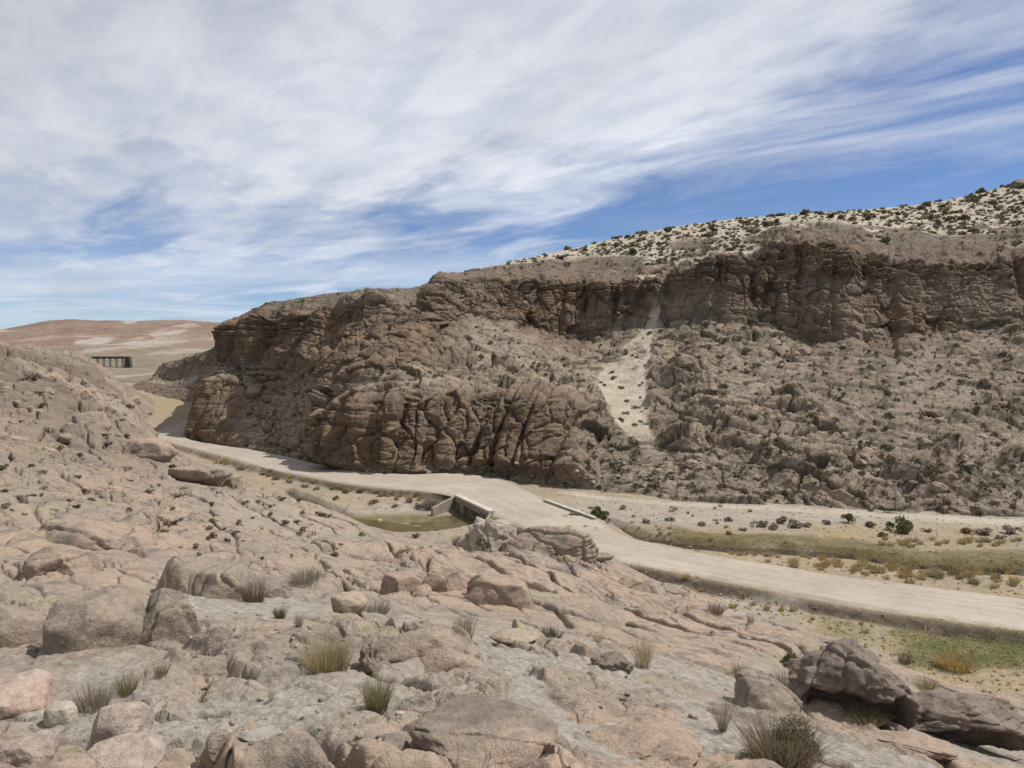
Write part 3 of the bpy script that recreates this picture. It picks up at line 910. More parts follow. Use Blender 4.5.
# ------------------------------------------------------------------ what the eye meets: lookup from a sight line to the ground
ALLV = np.concatenate([NEARV, FLOORV, HILLV, FARV]).astype(np.float64)
SRC = np.concatenate([np.full(len(q), i, np.int8) for i, q in enumerate((NEARV, FLOORV, HILLV, FARV))])
qx, qy, qf = project(ALLV)
PADX, PADY = 40, 10
kx = np.floor(qx).astype(int) + PADX; ky = np.floor(qy).astype(int) + PADY
okm = (kx >= 0) & (kx < 1024 + 2 * PADX) & (ky >= 0) & (ky < 768 + 2 * PADY)
ids = np.nonzero(okm)[0]
ids = ids[np.argsort(-qf[ids])]
ZMAP = np.full((768 + 2 * PADY, 1024 + 2 * PADX), -1, np.int64)
ZMAP[ky[ids], kx[ids]] = ids


def hit(px, py):
    cx = int(round(px)) + PADX; cy = int(round(py)) + PADY
    cx = min(max(cx, 1), ZMAP.shape[1] - 2); cy = min(max(cy, 1), ZMAP.shape[0] - 2)
    w = ZMAP[cy - 1:cy + 2, cx - 1:cx + 2].ravel()
    w = w[w >= 0]
    if not len(w): return None, -1, -1
    b = w[np.argsort(qf[w])[len(w) // 3]]
    return ALLV[b].copy(), int(SRC[b]), int(b)


HOFF = len(NEARV) + len(FLOORV)

def near_z(x, y):
    px = 512 + FPX * x / y
    fj = np.interp(px, fc, np.arange(NC)); j = int(round(min(max(fj, 0), NC - 1)))
    i = np.interp(math.log(y), NEARLND[:, j], np.arange(NR))
    return float(np.interp(i, np.arange(NR), NEARZ[:, j]))


# ------------------------------------------------------------------ boulders
_ico = {}
def ico(sub):
    if sub not in _ico:
        bm = bmesh.new(); bmesh.ops.create_icosphere(bm, subdivisions=sub, radius=1)
        v = np.array([q.co[:] for q in bm.verts]); f = np.array([[w.index for w in q.verts] for q in bm.faces]); bm.free()
        _ico[sub] = (v / np.linalg.norm(v, axis=1)[:, None], f)
    return _ico[sub]


def rock_shape(seed, dims, sub=5, planes=9, box=2.8, rough=0.12, cracks=2, under=0.0, flat=0.0, pits=0.0, bedding=0.0, cave=0.0):
    v, f = ico(sub)
    r = np.random.default_rng(seed)
    p = v / (np.abs(v) ** box).sum(1)[:, None] ** (1 / box)
    for _ in range(planes):
        n = r.normal(size=3); n[2] = abs(n[2]) * 0.8 - 0.1; n /= np.linalg.norm(n)
        d = r.uniform(0.62, 0.95)
        t = p @ n - d
        p = p - n[None, :] * np.maximum(t, 0)[:, None] * 0.9
    if flat:
        t = p[:, 2] - flat
        p[:, 2] -= np.maximum(t, 0) * 0.85
    q = (p + seed * 3.7).astype(f32)
    p = p + v * (rough * 1.5 * fbm3(q[:, 0] * 1.3, q[:, 1] * 1.3, q[:, 2] * 1.3, 3, seed) + rough * 0.5 * fbm3(q[:, 0] * 4, q[:, 1] * 4, q[:, 2] * 4, 4, seed + 1, 0.6))[:, None]
    for _ in range(cracks):
        n = r.normal(size=3); n[2] *= 0.5; n /= np.linalg.norm(n); o = r.uniform(-0.5, 0.5)
        t = p @ n - o + 0.14 * fbm3(q[:, 0] * 2, q[:, 1] * 2, q[:, 2] * 2, 3, seed + 7)
        p = p - v * (0.09 * np.exp(-(t / 0.035) ** 2))[:, None] + v * (r.uniform(0.0, 0.05) * (t > 0))[:, None]
    if bedding:
        t = p[:, 2] * 5 + 0.5 * p[:, 0] + 0.8 * fbm3(q[:, 0] * 2, q[:, 1] * 2, q[:, 2] * 2, 3, seed + 9)
        u = t - np.floor(t)
        p[:, :2] *= (1 - bedding * np.exp(-(np.minimum(u, 1 - u) / 0.12) ** 2))[:, None]
    if pits:
        e, H, l = voro3(q[:, 0] * 3.2, q[:, 1] * 3.2, q[:, 2] * 3.2, seed + 3)
        p = p + v * (pits * ((_rnd(H, 3) - 0.5) * 0.9 * sstep(0, 0.1, e) - 0.5 * np.exp(-(e / 0.08) ** 2)))[:, None]
        p = p - v * (pits * 1.2 * sstep(0.06, 0.22, fbm3(q[:, 0] * 2.1, q[:, 1] * 2.1, q[:, 2] * 2.1, 3, seed + 4)))[:, None]
    if under:
        k_ = 1 - under * sstep(0.15, -0.55, p[:, 2])
        p[:, :2] *= k_[:, None]
    if cave:
        k_ = cave * sstep(0.25, -0.25, p[:, 2] - 0.25 * fbm3(q[:, 0] * 2.2, q[:, 1] * 0, q[:, 2] * 0, 3, seed + 12)) * sstep(1.0, 0.6, np.abs(p[:, 0]))
        p[:, 1] = np.where(p[:, 1] < 0.35, p[:, 1] + k_ * (0.35 - p[:, 1]), p[:, 1])
    p = p * (np.array(dims) / 2)[None, :]
    return p, f


ROCKM = {
    'near': M['near'],
    'pink': rock_mat('pinkish_boulder', (.40, .285, .225), (.36, .29, .24), (.25, .19, .165), (.46, .41, .35), s=1.5).m,
    'dark': rock_mat('pitted_dark_rock', (.235, .185, .15), (.185, .15, .125), (.095, .08, .068), None, s=1.6).m,
    'yellow': rock_mat('lichen_rock', (.38, .305, .205), (.35, .28, .21), (.24, .20, .16), (.41, .35, .20), s=1.6).m,
    'grey': rock_mat('grey_slab', (.33, .30, .262), (.275, .25, .22), (.17, .158, .142), (.38, .34, .29), s=2.0).m,
    'pale': rock_mat('pale_crumbly_rock', (.45, .395, .325), (.38, .325, .265), (.25, .215, .17), (.30, .27, .15), s=1.2).m,
    'cliff': M['cliff'],
}


def boulder(label, px, py, wpx, hpx, mat='near', seed=1, depth=0.9, rz=0.0, sink=0.28, sub=5, group=None, name='boulder', **kw):
    P, src, _ = hit(px, min(py, 766 + PADY))
    if py > 770:
        P2, _, _ = hit(px, 766)
        P = P2 + (P2 - np.array([0, 0, CAM_Z - 1.0])) * (-(py - 766) / 500.0)
    d = P[1]
    w = wpx * d / FPX; dp = w * depth
    th = math.atan2(CAM_Z - P[2], d)
    lift = kw.pop('lift', 0.0)
    h = max((hpx * d / FPX - 0.72 * dp * math.sin(th)) / math.cos(th), 0.30 * hpx * d / FPX)
    zdim = h * 1.9 if not lift else h * (1 + lift)
    p, f = rock_shape(seed, (w, dp, zdim), sub, **kw)
    c, s = math.cos(rz), math.sin(rz)
    p[:, :2] = np.stack([c * p[:, 0] - s * p[:, 1], s * p[:, 0] + c * p[:, 1]], 1)
    y2 = d + dp * 0.40; x2 = P[0] * y2 / d
    zg = near_z(x2, y2) if src == 0 else P[2]
    zg = min(max(zg, P[2] - 0.25 * dp), P[2] + 0.5 * dp) if src == 0 else P[2]
    zg = 0.5 * (zg + P[2])
    cz = h - p[:, 2].max()
    p[:, 2] += cz
    me = mesh_np('boulder', p, f, ROCKM[mat])
    return add_obj(name, me, label, 'boulder', group, loc=(x2, y2, zg))


boulder('big rounded boulder with a yellowish top and dark lower right edge', 95, 648, 92, 70, 'near', 3, 0.9, 0.2, planes=7, cracks=1, rough=0.10)
boulder('dark weathered block leaning against the right of the big rounded boulder', 167, 640, 76, 62, 'near', 5, 0.9, 0.6, planes=9, cracks=3, rough=0.13)
boulder('smooth boulder cut by the left edge, beside the big rounded boulder', 2, 645, 96, 58, 'near', 8, 0.8, 0.1, cracks=1, rough=0.08)
boulder('pink and white mottled boulder with a pointed top above small angular stones', 119, 742, 70, 52, 'pink', 12, 0.85, 0.5, planes=10, cracks=0, rough=0.09, box=2.3)
boulder('pinkish sloping slab boulder at the left edge beside a small pale stone', 14, 716, 84, 46, 'pink', 14, 0.9, 0.3, planes=9, cracks=0, rough=0.07)
boulder('low brown boulder cut by the bottom left corner of the photo', 26, 765, 62, 38, 'pink', 15, 0.9, 0.9, planes=7, cracks=0, rough=0.1)
boulder('reddish flat boulder with white patches just below the mottled pointed one', 122, 782, 92, 36, 'pink', 17, 0.8, 0.0, planes=8, cracks=0, rough=0.1)
boulder('dark lichened rock between the mottled boulder and the angular grey stone', 186, 746, 52, 26, 'dark', 19, 0.8, 0.3, planes=10, rough=0.12, cracks=1)
boulder('small angular stone with a pale top and reddish side', 221, 749, 30, 24, 'pale', 22, 0.8, 0.7, planes=14, rough=0.04, cracks=0, sub=4, sink=0.1)
boulder('flat grey slab with a black shadow beneath it on pale gravel', 262, 741, 48, 18, 'grey', 23, 0.8, 0.3, planes=14, rough=0.05, cracks=0, sink=0.05, under=0.35, flat=0.5)
boulder('small pale stone lying beside the pinkish sloping slab boulder', 63, 724, 32, 24, 'pale', 25, 0.8, 0.4, planes=12, rough=0.05, cracks=0, sub=4, sink=0.1)
boulder('loose yellowish boulder with a flat top and shadow on its left', 345, 612, 42, 26, 'yellow', 28, 0.8, 0.4, planes=12, rough=0.10, cracks=1, flat=0.6, box=2.4, under=0.2)
boulder('broad low domed boulder with a pitted dark streak at bottom centre', 478, 768, 172, 60, 'near', 29, 0.9, -0.3, planes=6, rough=0.10, cracks=1, box=2.4)
boulder('cracked sloping outcrop right of the largest straw tuft, dark pitted left end', 425, 668, 128, 50, 'near', 31, 0.7, -0.25, planes=8, rough=0.10, cracks=4)
boulder('dark pitted knob forming the left end of the cracked sloping outcrop', 372, 670, 36, 32, 'dark', 33, 1.0, 0.3, planes=5, rough=0.16, cracks=1, pits=0.14)
boulder('flat yellow lichened stone with a dark undercut on sloping rock', 513, 641, 56, 16, 'yellow', 35, 0.7, -0.1, planes=10, rough=0.07, cracks=0, under=0.3, flat=0.6)
boulder('small pitted dark rock with a yellow patch left of the dry twiggy tuft', 612, 669, 44, 24, 'dark', 37, 0.9, 0.2, planes=8, rough=0.14, cracks=1, pits=0.12)
boulder('large dark pitted outcrop overhanging a black hollow', 848, 724, 124, 98, 'dark', 45, 0.8, -0.1, planes=9, rough=0.2, cracks=6, pits=0.05, sub=6, bedding=0.03, box=3.2, cave=0.85, lift=0.25)
boulder('long dark pitted rock sloping down right of the larger overhanging outcrop', 940, 738, 150, 60, 'dark', 43, 0.5, -0.18, planes=9, rough=0.16, cracks=5, pits=0.03, sub=6, bedding=0.05, cave=0.7, lift=0.35)
boulder('rounded slab outcrop split by cracks standing beside the gravel road', 554, 555, 98, 36, 'near', 49, 0.55, -0.2, planes=8, rough=0.10, cracks=5, under=0.12, sub=6, bedding=0.03, box=2.6)
boulder('thin ledge of rock under the split slab outcrop by the road', 585, 558, 60, 12, 'near', 48, 0.7, -0.25, planes=7, rough=0.08, cracks=2)
boulder('pale crumbly mound below the culvert with green bushes on its flank', 486, 550, 60, 40, 'pale', 51, 0.7, 0.3, planes=10, rough=0.2, cracks=4, box=1.8, pits=0.05, sub=6)
boulder('small pale block wedged between the crumbly mound and the split slab outcrop', 506, 549, 20, 14, 'pale', 53, 0.9, 0.6, planes=12, rough=0.05, cracks=0, sub=4)
boulder('orange tinted block with a brown bush growing against its right side', 226, 598, 74, 44, 'near', 55, 0.9, 0.35, planes=10, rough=0.09, cracks=3)
boulder('narrow upright block left of the orange tinted block', 180, 592, 42, 44, 'near', 57, 0.9, -0.2, planes=10, rough=0.10, cracks=2)
boulder('small brown rock with a mossy foot on grey gravel', 281, 597, 28, 13, 'near', 59, 0.8, 0.3, planes=12, rough=0.06, cracks=0, sub=4)
boulder('rounded outcrop above a dark hollow where the road disappears', 147, 458, 56, 22, 'near', 61, 0.8, -0.2, planes=6, rough=0.10, cracks=2, under=0.25)
boulder('flat capped rock shelf with a deep black shadow beneath, below the far road', 205, 484, 68, 24, 'near', 63, 0.7, -0.15, planes=7, rough=0.09, cracks=3, under=0.4, flat=0.45)
boulder('squat rock tucked at the right end of the shadowed rock shelf', 232, 488, 26, 18, 'near', 65, 0.9, 0.3, planes=10, rough=0.08, cracks=1)
boulder('smooth pinkish slab lying tilted on the left ridge, dark beneath', 92, 424, 46, 18, 'near', 67, 0.7, 0.15, planes=8, rough=0.06, cracks=0, under=0.3)
boulder('squarish block between two cracks in the sloping bedrock, left of its twin', 400, 588, 42, 24, 'near', 69, 0.9, 0.1, planes=10, rough=0.05, cracks=0, flat=0.5)
boulder('squarish bedrock block right of its twin with a shaded right face', 443, 590, 44, 28, 'near', 71, 0.9, 0.25, planes=10, rough=0.06, cracks=1, flat=0.6)
boulder('long sloping bedrock block with a shaded lower right face, below the crumbly mound', 500, 604, 88, 34, 'near', 73, 0.6, -0.5, planes=9, rough=0.07, cracks=2, flat=0.6)
boulder('low brown slab on the bedrock at the foot of the road bank', 640, 590, 52, 18, 'near', 75, 0.7, -0.4, planes=8, rough=0.08, cracks=2)
boulder('smooth rock hump with a dark crack beside the open gravel patch', 672, 592, 40, 16, 'near', 77, 0.8, -0.3, planes=8, rough=0.08, cracks=1)
boulder('dark wedge shaped rock right of the low smooth slabs by the meadow', 815, 640, 54, 12, 'near', 79, 0.6, -0.3, planes=9, rough=0.08, cracks=1, under=0.3)
boulder('brown ledge low in front of the long dark pitted rock', 905, 748, 90, 22, 'near', 81, 0.5, -0.2, planes=8, rough=0.10, cracks=2)
boulder('large striped boulder end with a rounded nose left of the dark overhang', 762, 706, 74, 46, 'near', 83, 0.9, -0.4, planes=6, rough=0.09, cracks=2)
boulder('broken lichened bedrock lump between the rounded boulders and grey gravel', 205, 690, 90, 38, 'near', 85, 0.9, 0.2, planes=7, rough=0.16, cracks=4, pits=0.05)
boulder('low slab at bottom centre right of the domed boulder', 640, 760, 120, 36, 'near', 87, 0.8, -0.5, planes=7, rough=0.09, cracks=3)
boulder('weathered block on the left slope above the rounded boulders', 60, 575, 70, 34, 'near', 89, 0.8, 0.4, planes=8, rough=0.10, cracks=3)
boulder('thick slab with a dark lower edge crossing the left slope', 95, 548, 130, 40, 'near', 91, 0.7, -0.2, planes=7, rough=0.07, cracks=4, under=0.15)
boulder('dark knob of rock on the highest corner of the sandy skyline', 1018, 187, 16, 8, 'dark', 93, 0.9, 0.2, planes=8, rough=0.12, cracks=1, sub=4)

# loose stones
stone_me = []
for i in range(9):
    p, f = rock_shape(200 + i, (1, 0.8, 0.62), 3, planes=12, rough=0.07, cracks=0)
    stone_me.append([mesh_np('stone', p, f, ROCKM[q], smooth=True) for q in ('near', 'grey', 'pale')])


def stone(px, py, size_px, label, group, rr, name='loose_stone'):
    P, src, _ = hit(px, py)
    if P is None: return
    s = size_px * P[1] / FPX
    o = add_obj(name, stone_me[rr.integers(9)][rr.integers(3)], label, 'stone', group, loc=P + np.array([0, 0, s * (0.14 if s < 1 else -0.05)]))
    o.scale = (s * rr.uniform(0.8, 1.2), s * rr.uniform(0.8, 1.2), s * rr.uniform(0.7, 1.1)); o.rotation_euler = (rr.uniform(-.2, .2), rr.uniform(-.2, .2), rr.uniform(0, 6.28))


rr = np.random.default_rng(5)
def scatter(n, cx, cy, sx, sy, lo, hi, label, group, ok=None):
    k_ = 0
    for _ in range(n * 6):
        if k_ >= n: break
        px, py = rr.normal(cx, sx), rr.normal(cy, sy)
        if not (2 < px < 1020 and 300 < py < 764): continue
        if ok and not ok(px, py): continue
        stone(px, py, rr.uniform(lo, hi) * (0.6 + 0.8 * rr.random() ** 3), label, group, rr); k_ += 1


scatter(46, 265, 630, 60, 25, 3.5, 9, 'small loose stone on the grey gravel around the low bushes left of centre', 'stones on the grey gravel')
scatter(46, 330, 720, 110, 26, 4, 11, 'small loose stone on the pale gravel at the bottom of the photo', 'stones on the pale gravel')
scatter(34, 570, 690, 90, 26, 3.5, 9, 'small loose stone between the sloping slabs below the dry twiggy tuft', 'stones between the slabs')
scatter(46, 300, 528, 55, 18, 2.2, 5.5, 'small stone on the rubble slope below the gravel road', 'stones on the rubble slope')
scatter(24, 745, 603, 35, 8, 2.0, 4.0, 'small stone on the open gravel beneath the road bank', 'stones beneath the road bank', lambda x, y: y > 590)
scatter(40, 700, 565, 130, 26, 1.6, 3.6, 'small stone along the shoulder of the gravel road', 'stones along the road shoulder', lambda x, y: abs(abs(y - 0.5 * (np.interp(x, [q[0] for q in UP], [q[1] for q in UP]) + np.interp(x, [q[0] for q in LO], [q[1] for q in LO]))) - 16) < 5)
scatter(40, 520, 478, 120, 5, 2.2, 6.0, 'fallen stone lying at the foot of the lower cliff', 'stones fallen from the cliff', lambda x, y: hit(x, y)[1] == 2)

# larger fallen blocks
block_me = [mesh_np('block', *rock_shape(260 + i, (1, 0.75, 0.75), 4, planes=14, rough=0.12, cracks=2), ROCKM['near']) for i in range(6)]
cblock_me = [mesh_np('block', *rock_shape(270 + i, (1, 0.8, 0.8), 4, planes=14, rough=0.13, cracks=2), ROCKM['cliff']) for i in range(6)]


def block(px, py, size_px, label, group, me_list):
    P, src, _ = hit(px, py)
    if P is None: return
    s = size_px * P[1] / FPX
    o = add_obj('fallen_block', me_list[rr.integers(len(me_list))], label, 'rock', group, loc=P - np.array([0, 0, s * 0.08]))
    o.scale = (s * rr.uniform(0.8, 1.3), s * rr.uniform(0.8, 1.2), s * rr.uniform(0.6, 1.0)); o.rotation_euler = (rr.uniform(-.3, .3), rr.uniform(-.3, .3), rr.uniform(0, 6.28))


n_ = 0
while n_ < 95:
    px, py = rr.uniform(0, 190), rr.uniform(350, 530)
    if hit(px, py)[1] != 0 or py < 350 + 0.30 * px: continue
    block(px, py, rr.uniform(6, 19) * (0.5 + 0.7 * rr.random()), 'weathered block lying on the craggy left ridge', 'blocks on the left ridge', block_me); n_ += 1
n_ = 0
while n_ < 130:
    px, py = rr.uniform(560, 1022), rr.uniform(335, 508)
    P_, s_src, b_ = hit(px, py)
    if s_src != 2 or HSAND[b_ - HOFF] > 0.3 or HCL[b_ - HOFF] > 0.4: continue
    block(px, py, rr.uniform(5, 19) * (0.5 + 0.7 * rr.random() ** 2), 'grey brown block lying on the broken slope below the upper cliff', 'blocks on the slope below the cliff', cblock_me); n_ += 1

# ------------------------------------------------------------------ plants
def plant_mat(name, a, b, trans=0.0):
    t = NT(name)
    rnd = t.n('ShaderNodeObjectInfo').outputs['Random']
    c = t.mix(t.noise(1.7, 3, 0.7), a, b)
    c = t.vary(c, t.noise(30, 2), 0.35)
    c = t.mix(t.math('MULTIPLY', rnd, 0.45), c, tuple(q * 0.6 for q in b))
    t.color(c); t.b.inputs['Roughness'].default_value = 0.8
    tr_ = t.n('ShaderNodeBsdfTranslucent'); t.link(c, tr_.inputs['Color'])
    mx = t.n('ShaderNodeMixShader'); mx.inputs[0].default_value = 0.42
    t.link(t.b.outputs[0], mx.inputs[1]); t.link(tr_.outputs[0], mx.inputs[2]); t.link(mx.outputs[0], t.out.inputs[0])
    return t.m


PM = {
    'straw': plant_mat('straw_blades', (.46, .36, .20), (.36, .285, .16)),
    'yellow': plant_mat('golden_blades', (.50, .36, .125), (.40, .295, .125)),
    'olive': plant_mat('olive_twigs', (0.305, 0.268, 0.140), (0.232, 0.207, 0.116)),
    'grey': plant_mat('grey_brown_twigs', (0.354, 0.299, 0.244), (0.256, 0.220, 0.177)),
    'brown': plant_mat('brown_twigs', (0.293, 0.213, 0.146), (0.207, 0.159, 0.116)),
    'green': plant_mat('dull_green_leaves', (.135, .145, .055), (.10, .105, .05)),
    'meadow': plant_mat('meadow_blades', (.20, .215, .075), (.25, .22, .10)),
    'dark': plant_mat('dark_scrub_leaves', (.16, .145, .08), (.12, .105, .068)),
}


def tuft_mesh(seed, n, r=0.32, lean=0.5, wdt=0.012, mat='straw', seg=3, hvar=0.45, curve=0.3):
    """clump of n thin tapered blades, about 1 high and 1 wide"""
    q = np.random.default_rng(seed)
    V, F = [], []
    a = q.uniform(0, 6.283, n); rad = r * np.sqrt(q.random(n)); L = 1 - hvar * q.random(n) ** 1.5
    for i in range(n):
        base = np.array([rad[i] * math.cos(a[i]), rad[i] * math.sin(a[i]), -0.06])
        out = np.array([math.cos(a[i] + q.normal(0, .5)), math.sin(a[i] + q.normal(0, .5)), 0])
        ln = lean * (0.25 + rad[i] / r) * q.uniform(0.3, 1.5) * (1.8 if q.random() < 0.12 else 1)
        side = np.array([-out[1], out[0], 0]); th = q.uniform(0, 3.14); side = side * math.cos(th) + out * math.sin(th)
        w = wdt * q.uniform(0.6, 1.3)
        b0 = len(V)
        for k_ in range(seg):
            u = k_ / seg
            c = base + out * (ln * L[i] * (u * (1 - curve) + curve * u * u)) + np.array([0, 0, L[i] * (u - 0.12 * curve * u * u)])
            V += [c - side * w * (1 - 0.6 * u), c + side * w * (1 - 0.6 * u)]
        V.append(base + out * ln * L[i] + np.array([q.normal(0, .02), q.normal(0, .02), L[i] * (1 - 0.12 * curve)]))
        for k_ in range(seg - 1):
            F += [(b0 + 2 * k_, b0 + 2 * k_ + 1, b0 + 2 * k_ + 3), (b0 + 2 * k_, b0 + 2 * k_ + 3, b0 + 2 * k_ + 2)]
        e_ = b0 + 2 * (seg - 1)
        F.append((e_, e_ + 1, e_ + 2))
    return mesh_np('tuft', np.array(V), np.array(F), PM[mat], smooth=False)


def shrub_mesh(seed, n, leaf=0.075, mat='dark', lumps=6, flat=0.75):
    """rounded bush: small leaf faces on a few uneven clumps, about 1 wide"""
    q = np.random.default_rng(seed)
    cen = np.stack([q.normal(0, 0.2, lumps), q.normal(0, 0.2, lumps), q.uniform(0.12, 0.42, lumps) * flat], 1); cr = q.uniform(0.16, 0.30, lumps)
    i = q.integers(0, lumps, n)
    d = q.normal(size=(n, 3)); d /= np.linalg.norm(d, axis=1)[:, None]; d[:, 2] = np.where(d[:, 2] < -0.3, -d[:, 2], d[:, 2])
    c = cen[i] + d * (cr[i] * q.uniform(0.45, 1.08, n) ** 0.6)[:, None] * np.array([1, 1, flat])
    c[:, 2] = np.maximum(c[:, 2], -0.02)
    t1 = q.normal(size=(n, 3)); t1 /= np.linalg.norm(t1, axis=1)[:, None]
    t2 = np.cross(t1, d + 0.4 * q.normal(size=(n, 3))); t2 /= np.linalg.norm(t2, axis=1)[:, None] + 1e-6
    s = leaf * q.uniform(0.6, 1.4, n)[:, None]
    V = np.stack([c - t1 * s, c + t2 * s * 0.6, c + t1 * s, c - t2 * s * 0.6], 1).reshape(-1, 3)
    F = np.arange(4 * n).reshape(n, 4)
    return mesh_np('shrub', V, F, PM[mat], smooth=False)


def place(name, me, px, py, wpx, hpx, label, cat, group=None, rr=rr, sink=0.02, P=None):
    if P is None: P, src, _ = hit(px, py)
    if P is None: return None
    d = P[1]
    o = add_obj(name, me, label, cat, group, loc=P - np.array([0, 0, 0.12 * hpx * d / FPX if me.name.startswith('shrub') else 0]))
    s = wpx * d / FPX * (1.0 if me.name.startswith('shrub') else 0.72)
    o.scale = (s, s, hpx * d / FPX * (1.7 if me.name.startswith('shrub') else 1.1)); o.rotation_euler = (0, 0, rr.uniform(0, 6.28))
    return o


# foreground plants, each its own
def T(seed, n, *a, **k): return tuft_mesh(seed, int(n * 0.62), *a, **k)
def fg(label, cat, name, me, px, py, w, h): return place(name, me, px, py, w, h, label, cat)
fg('largest straw and olive grass clump, left of the cracked sloping outcrop', 'grass tuft', 'grass_tuft', T(1, 900, 0.42, 0.35, 0.0045, 'straw', hvar=.6), 322, 669, 58, 40)
fg('grey olive twigs mixed into the right of the largest straw clump', 'grass tuft', 'grass_tuft', T(2, 700, 0.40, 0.38, 0.0045, 'olive', hvar=.6), 334, 669, 46, 36)
fg('short yellow grass sprig at the foot of the largest straw clump', 'grass tuft', 'grass_tuft', T(3, 160, 0.3, 0.35, 0.012, 'yellow'), 328, 671, 16, 16)
fg('compact olive tuft of upright stems on pale gravel at bottom centre', 'grass tuft', 'grass_tuft', T(4, 900, 0.36, 0.45, 0.008, 'olive', hvar=.4), 376, 707, 38, 34)
bb = bpy.data.objects.new('bush', None); COL.objects.link(bb)
Pb, _, _ = hit(782, 764); bb.location = Pb; bb['label'] = 'dense dark olive bush near the bottom edge below the overhanging outcrop'; bb['category'] = 'bush'
sB = 70 * Pb[1] / FPX
o = add_obj('twigs', T(5, 1500, 0.35, 0.6, 0.0045, 'brown', hvar=.6), parent=bb); o.scale = (sB * 0.9, sB * 0.9, sB * 0.78)
o = add_obj('foliage', shrub_mesh(6, 5200, 0.016, 'dark', 9), parent=bb); o.scale = (sB * 1.05, sB * 1.0, sB * 1.15)
o = add_obj('dry_tips', T(7, 700, 0.42, 0.5, 0.0035, 'olive', hvar=.5), parent=bb); o.scale = (sB * 0.85, sB * 0.85, sB * 0.88)
fg('small green leafy bush left of the large dark overhanging outcrop', 'bush', 'bush', shrub_mesh(8, 1400, 0.035, 'green', 7), 797, 674, 30, 26)
fg('wispy grey brush below the small green bush beside the dark outcrop', 'bush', 'bush', T(9, 500, 0.4, 0.5, 0.008, 'grey', hvar=.5), 784, 686, 26, 20)
fg('dry twiggy upright tuft beside the pitted yellow patched rock', 'grass tuft', 'grass_tuft', T(10, 360, 0.34, 0.4, 0.009, 'straw', hvar=.5), 642, 666, 26, 34)
fg('grey fan shaped dead bush on sloping slabs above the dense olive bush', 'bush', 'bush', T(11, 420, 0.12, 1.0, 0.007, 'grey', hvar=.5), 722, 730, 24, 42)
fg('low olive tuft in a rock cleft left of the wispy grey brush', 'grass tuft', 'grass_tuft', T(12, 300, 0.4, 0.4, 0.012, 'olive'), 738, 673, 24, 12)
fg('olive tuft of stems on the right shoulder of the cracked sloping outcrop', 'grass tuft', 'grass_tuft', T(13, 420, 0.34, 0.45, 0.009, 'olive', hvar=.4), 464, 639, 28, 30)
fg('faded grey bush among stones above the mottled pointed boulder', 'bush', 'bush', T(14, 700, 0.42, 0.4, 0.007, 'grey', hvar=.5), 92, 706, 44, 24)
fg('olive green tuft right of the faded grey bush on gravel', 'grass tuft', 'grass_tuft', T(15, 420, 0.4, 0.45, 0.01, 'olive', hvar=.4), 127, 692, 28, 20)
fg('short olive tuft behind, at the foot of the broken lichened lump', 'grass tuft', 'grass_tuft', T(16, 300, 0.4, 0.4, 0.011, 'olive'), 160, 676, 20, 14)
fg('rust brown bush growing against the orange tinted block', 'bush', 'bush', T(17, 800, 0.4, 0.45, 0.007, 'brown', hvar=.5), 254, 601, 32, 26)
fg('wide low grey bush on gravel above the loose yellowish boulder', 'bush', 'bush', T(18, 700, 0.46, 0.3, 0.008, 'grey', hvar=.5), 306, 580, 38, 15)
fg('flat grey bush just right of the loose yellowish boulder', 'bush', 'bush', T(19, 600, 0.46, 0.3, 0.009, 'grey', hvar=.5), 377, 612, 34, 11)
fg('small round olive bush right below the loose yellowish boulder', 'bush', 'bush', T(20, 420, 0.4, 0.4, 0.012, 'olive'), 340, 630, 17, 14)
fg('small green tuft on grey gravel left of the upright grey sprig', 'grass tuft', 'grass_tuft', T(21, 320, 0.4, 0.4, 0.015, 'green'), 279, 617, 16, 13)
fg('upright grey sprig on grey gravel above the largest straw clump', 'grass tuft', 'grass_tuft', T(22, 240, 0.34, 0.4, 0.014, 'grey'), 298, 626, 12, 17)
fg('lone yellow sprig on pale gravel below the largest straw clump', 'grass tuft', 'grass_tuft', T(23, 70, 0.25, 0.45, 0.02, 'yellow'), 270, 700, 10, 16)
fg('tiny yellow sprig left below the compact olive tuft', 'grass tuft', 'grass_tuft', T(24, 60, 0.25, 0.45, 0.02, 'yellow'), 341, 717, 9, 10)
fg('golden grass clump at the edge of the green meadow', 'grass tuft', 'grass_tuft', T(25, 700, 0.45, 0.4, 0.012, 'yellow', hvar=.5), 956, 669, 34, 17)
fg('smaller straw clump touching the left of the golden meadow clump', 'grass tuft', 'grass_tuft', T(26, 300, 0.45, 0.4, 0.014, 'straw'), 940, 664, 18, 9)
fg('brown bush on the flat ground behind the large dark overhanging outcrop', 'bush', 'bush', T(27, 400, 0.4, 0.4, 0.012, 'brown'), 904, 662, 16, 12)
fg('dark brush in the saddle between the two dark pitted rocks', 'bush', 'bush', T(28, 500, 0.42, 0.4, 0.01, 'olive'), 924, 690, 26, 15)
fg('yellowish green brush in the black hollow under the overhanging outcrop', 'bush', 'bush', T(29, 500, 0.45, 0.4, 0.01, 'olive'), 868, 722, 38, 14)
fg('straw sprig in front of the long dark pitted rock', 'grass tuft', 'grass_tuft', T(30, 90, 0.3, 0.4, 0.02, 'yellow'), 913, 741, 10, 12)
fg('grey shrub on the open gravel beneath the road bank', 'bush', 'bush', T(31, 400, 0.42, 0.4, 0.012, 'brown'), 715, 612, 22, 11)
fg('thin upright grey twigs on the open gravel right of the grey shrub', 'bush', 'bush', T(32, 130, 0.3, 0.5, 0.014, 'grey'), 749, 622, 13, 12)
fg('dull green bush on top of the pale crumbly mound', 'bush', 'bush', shrub_mesh(33, 1200, 0.045, 'dark', 8), 503, 533, 22, 15)
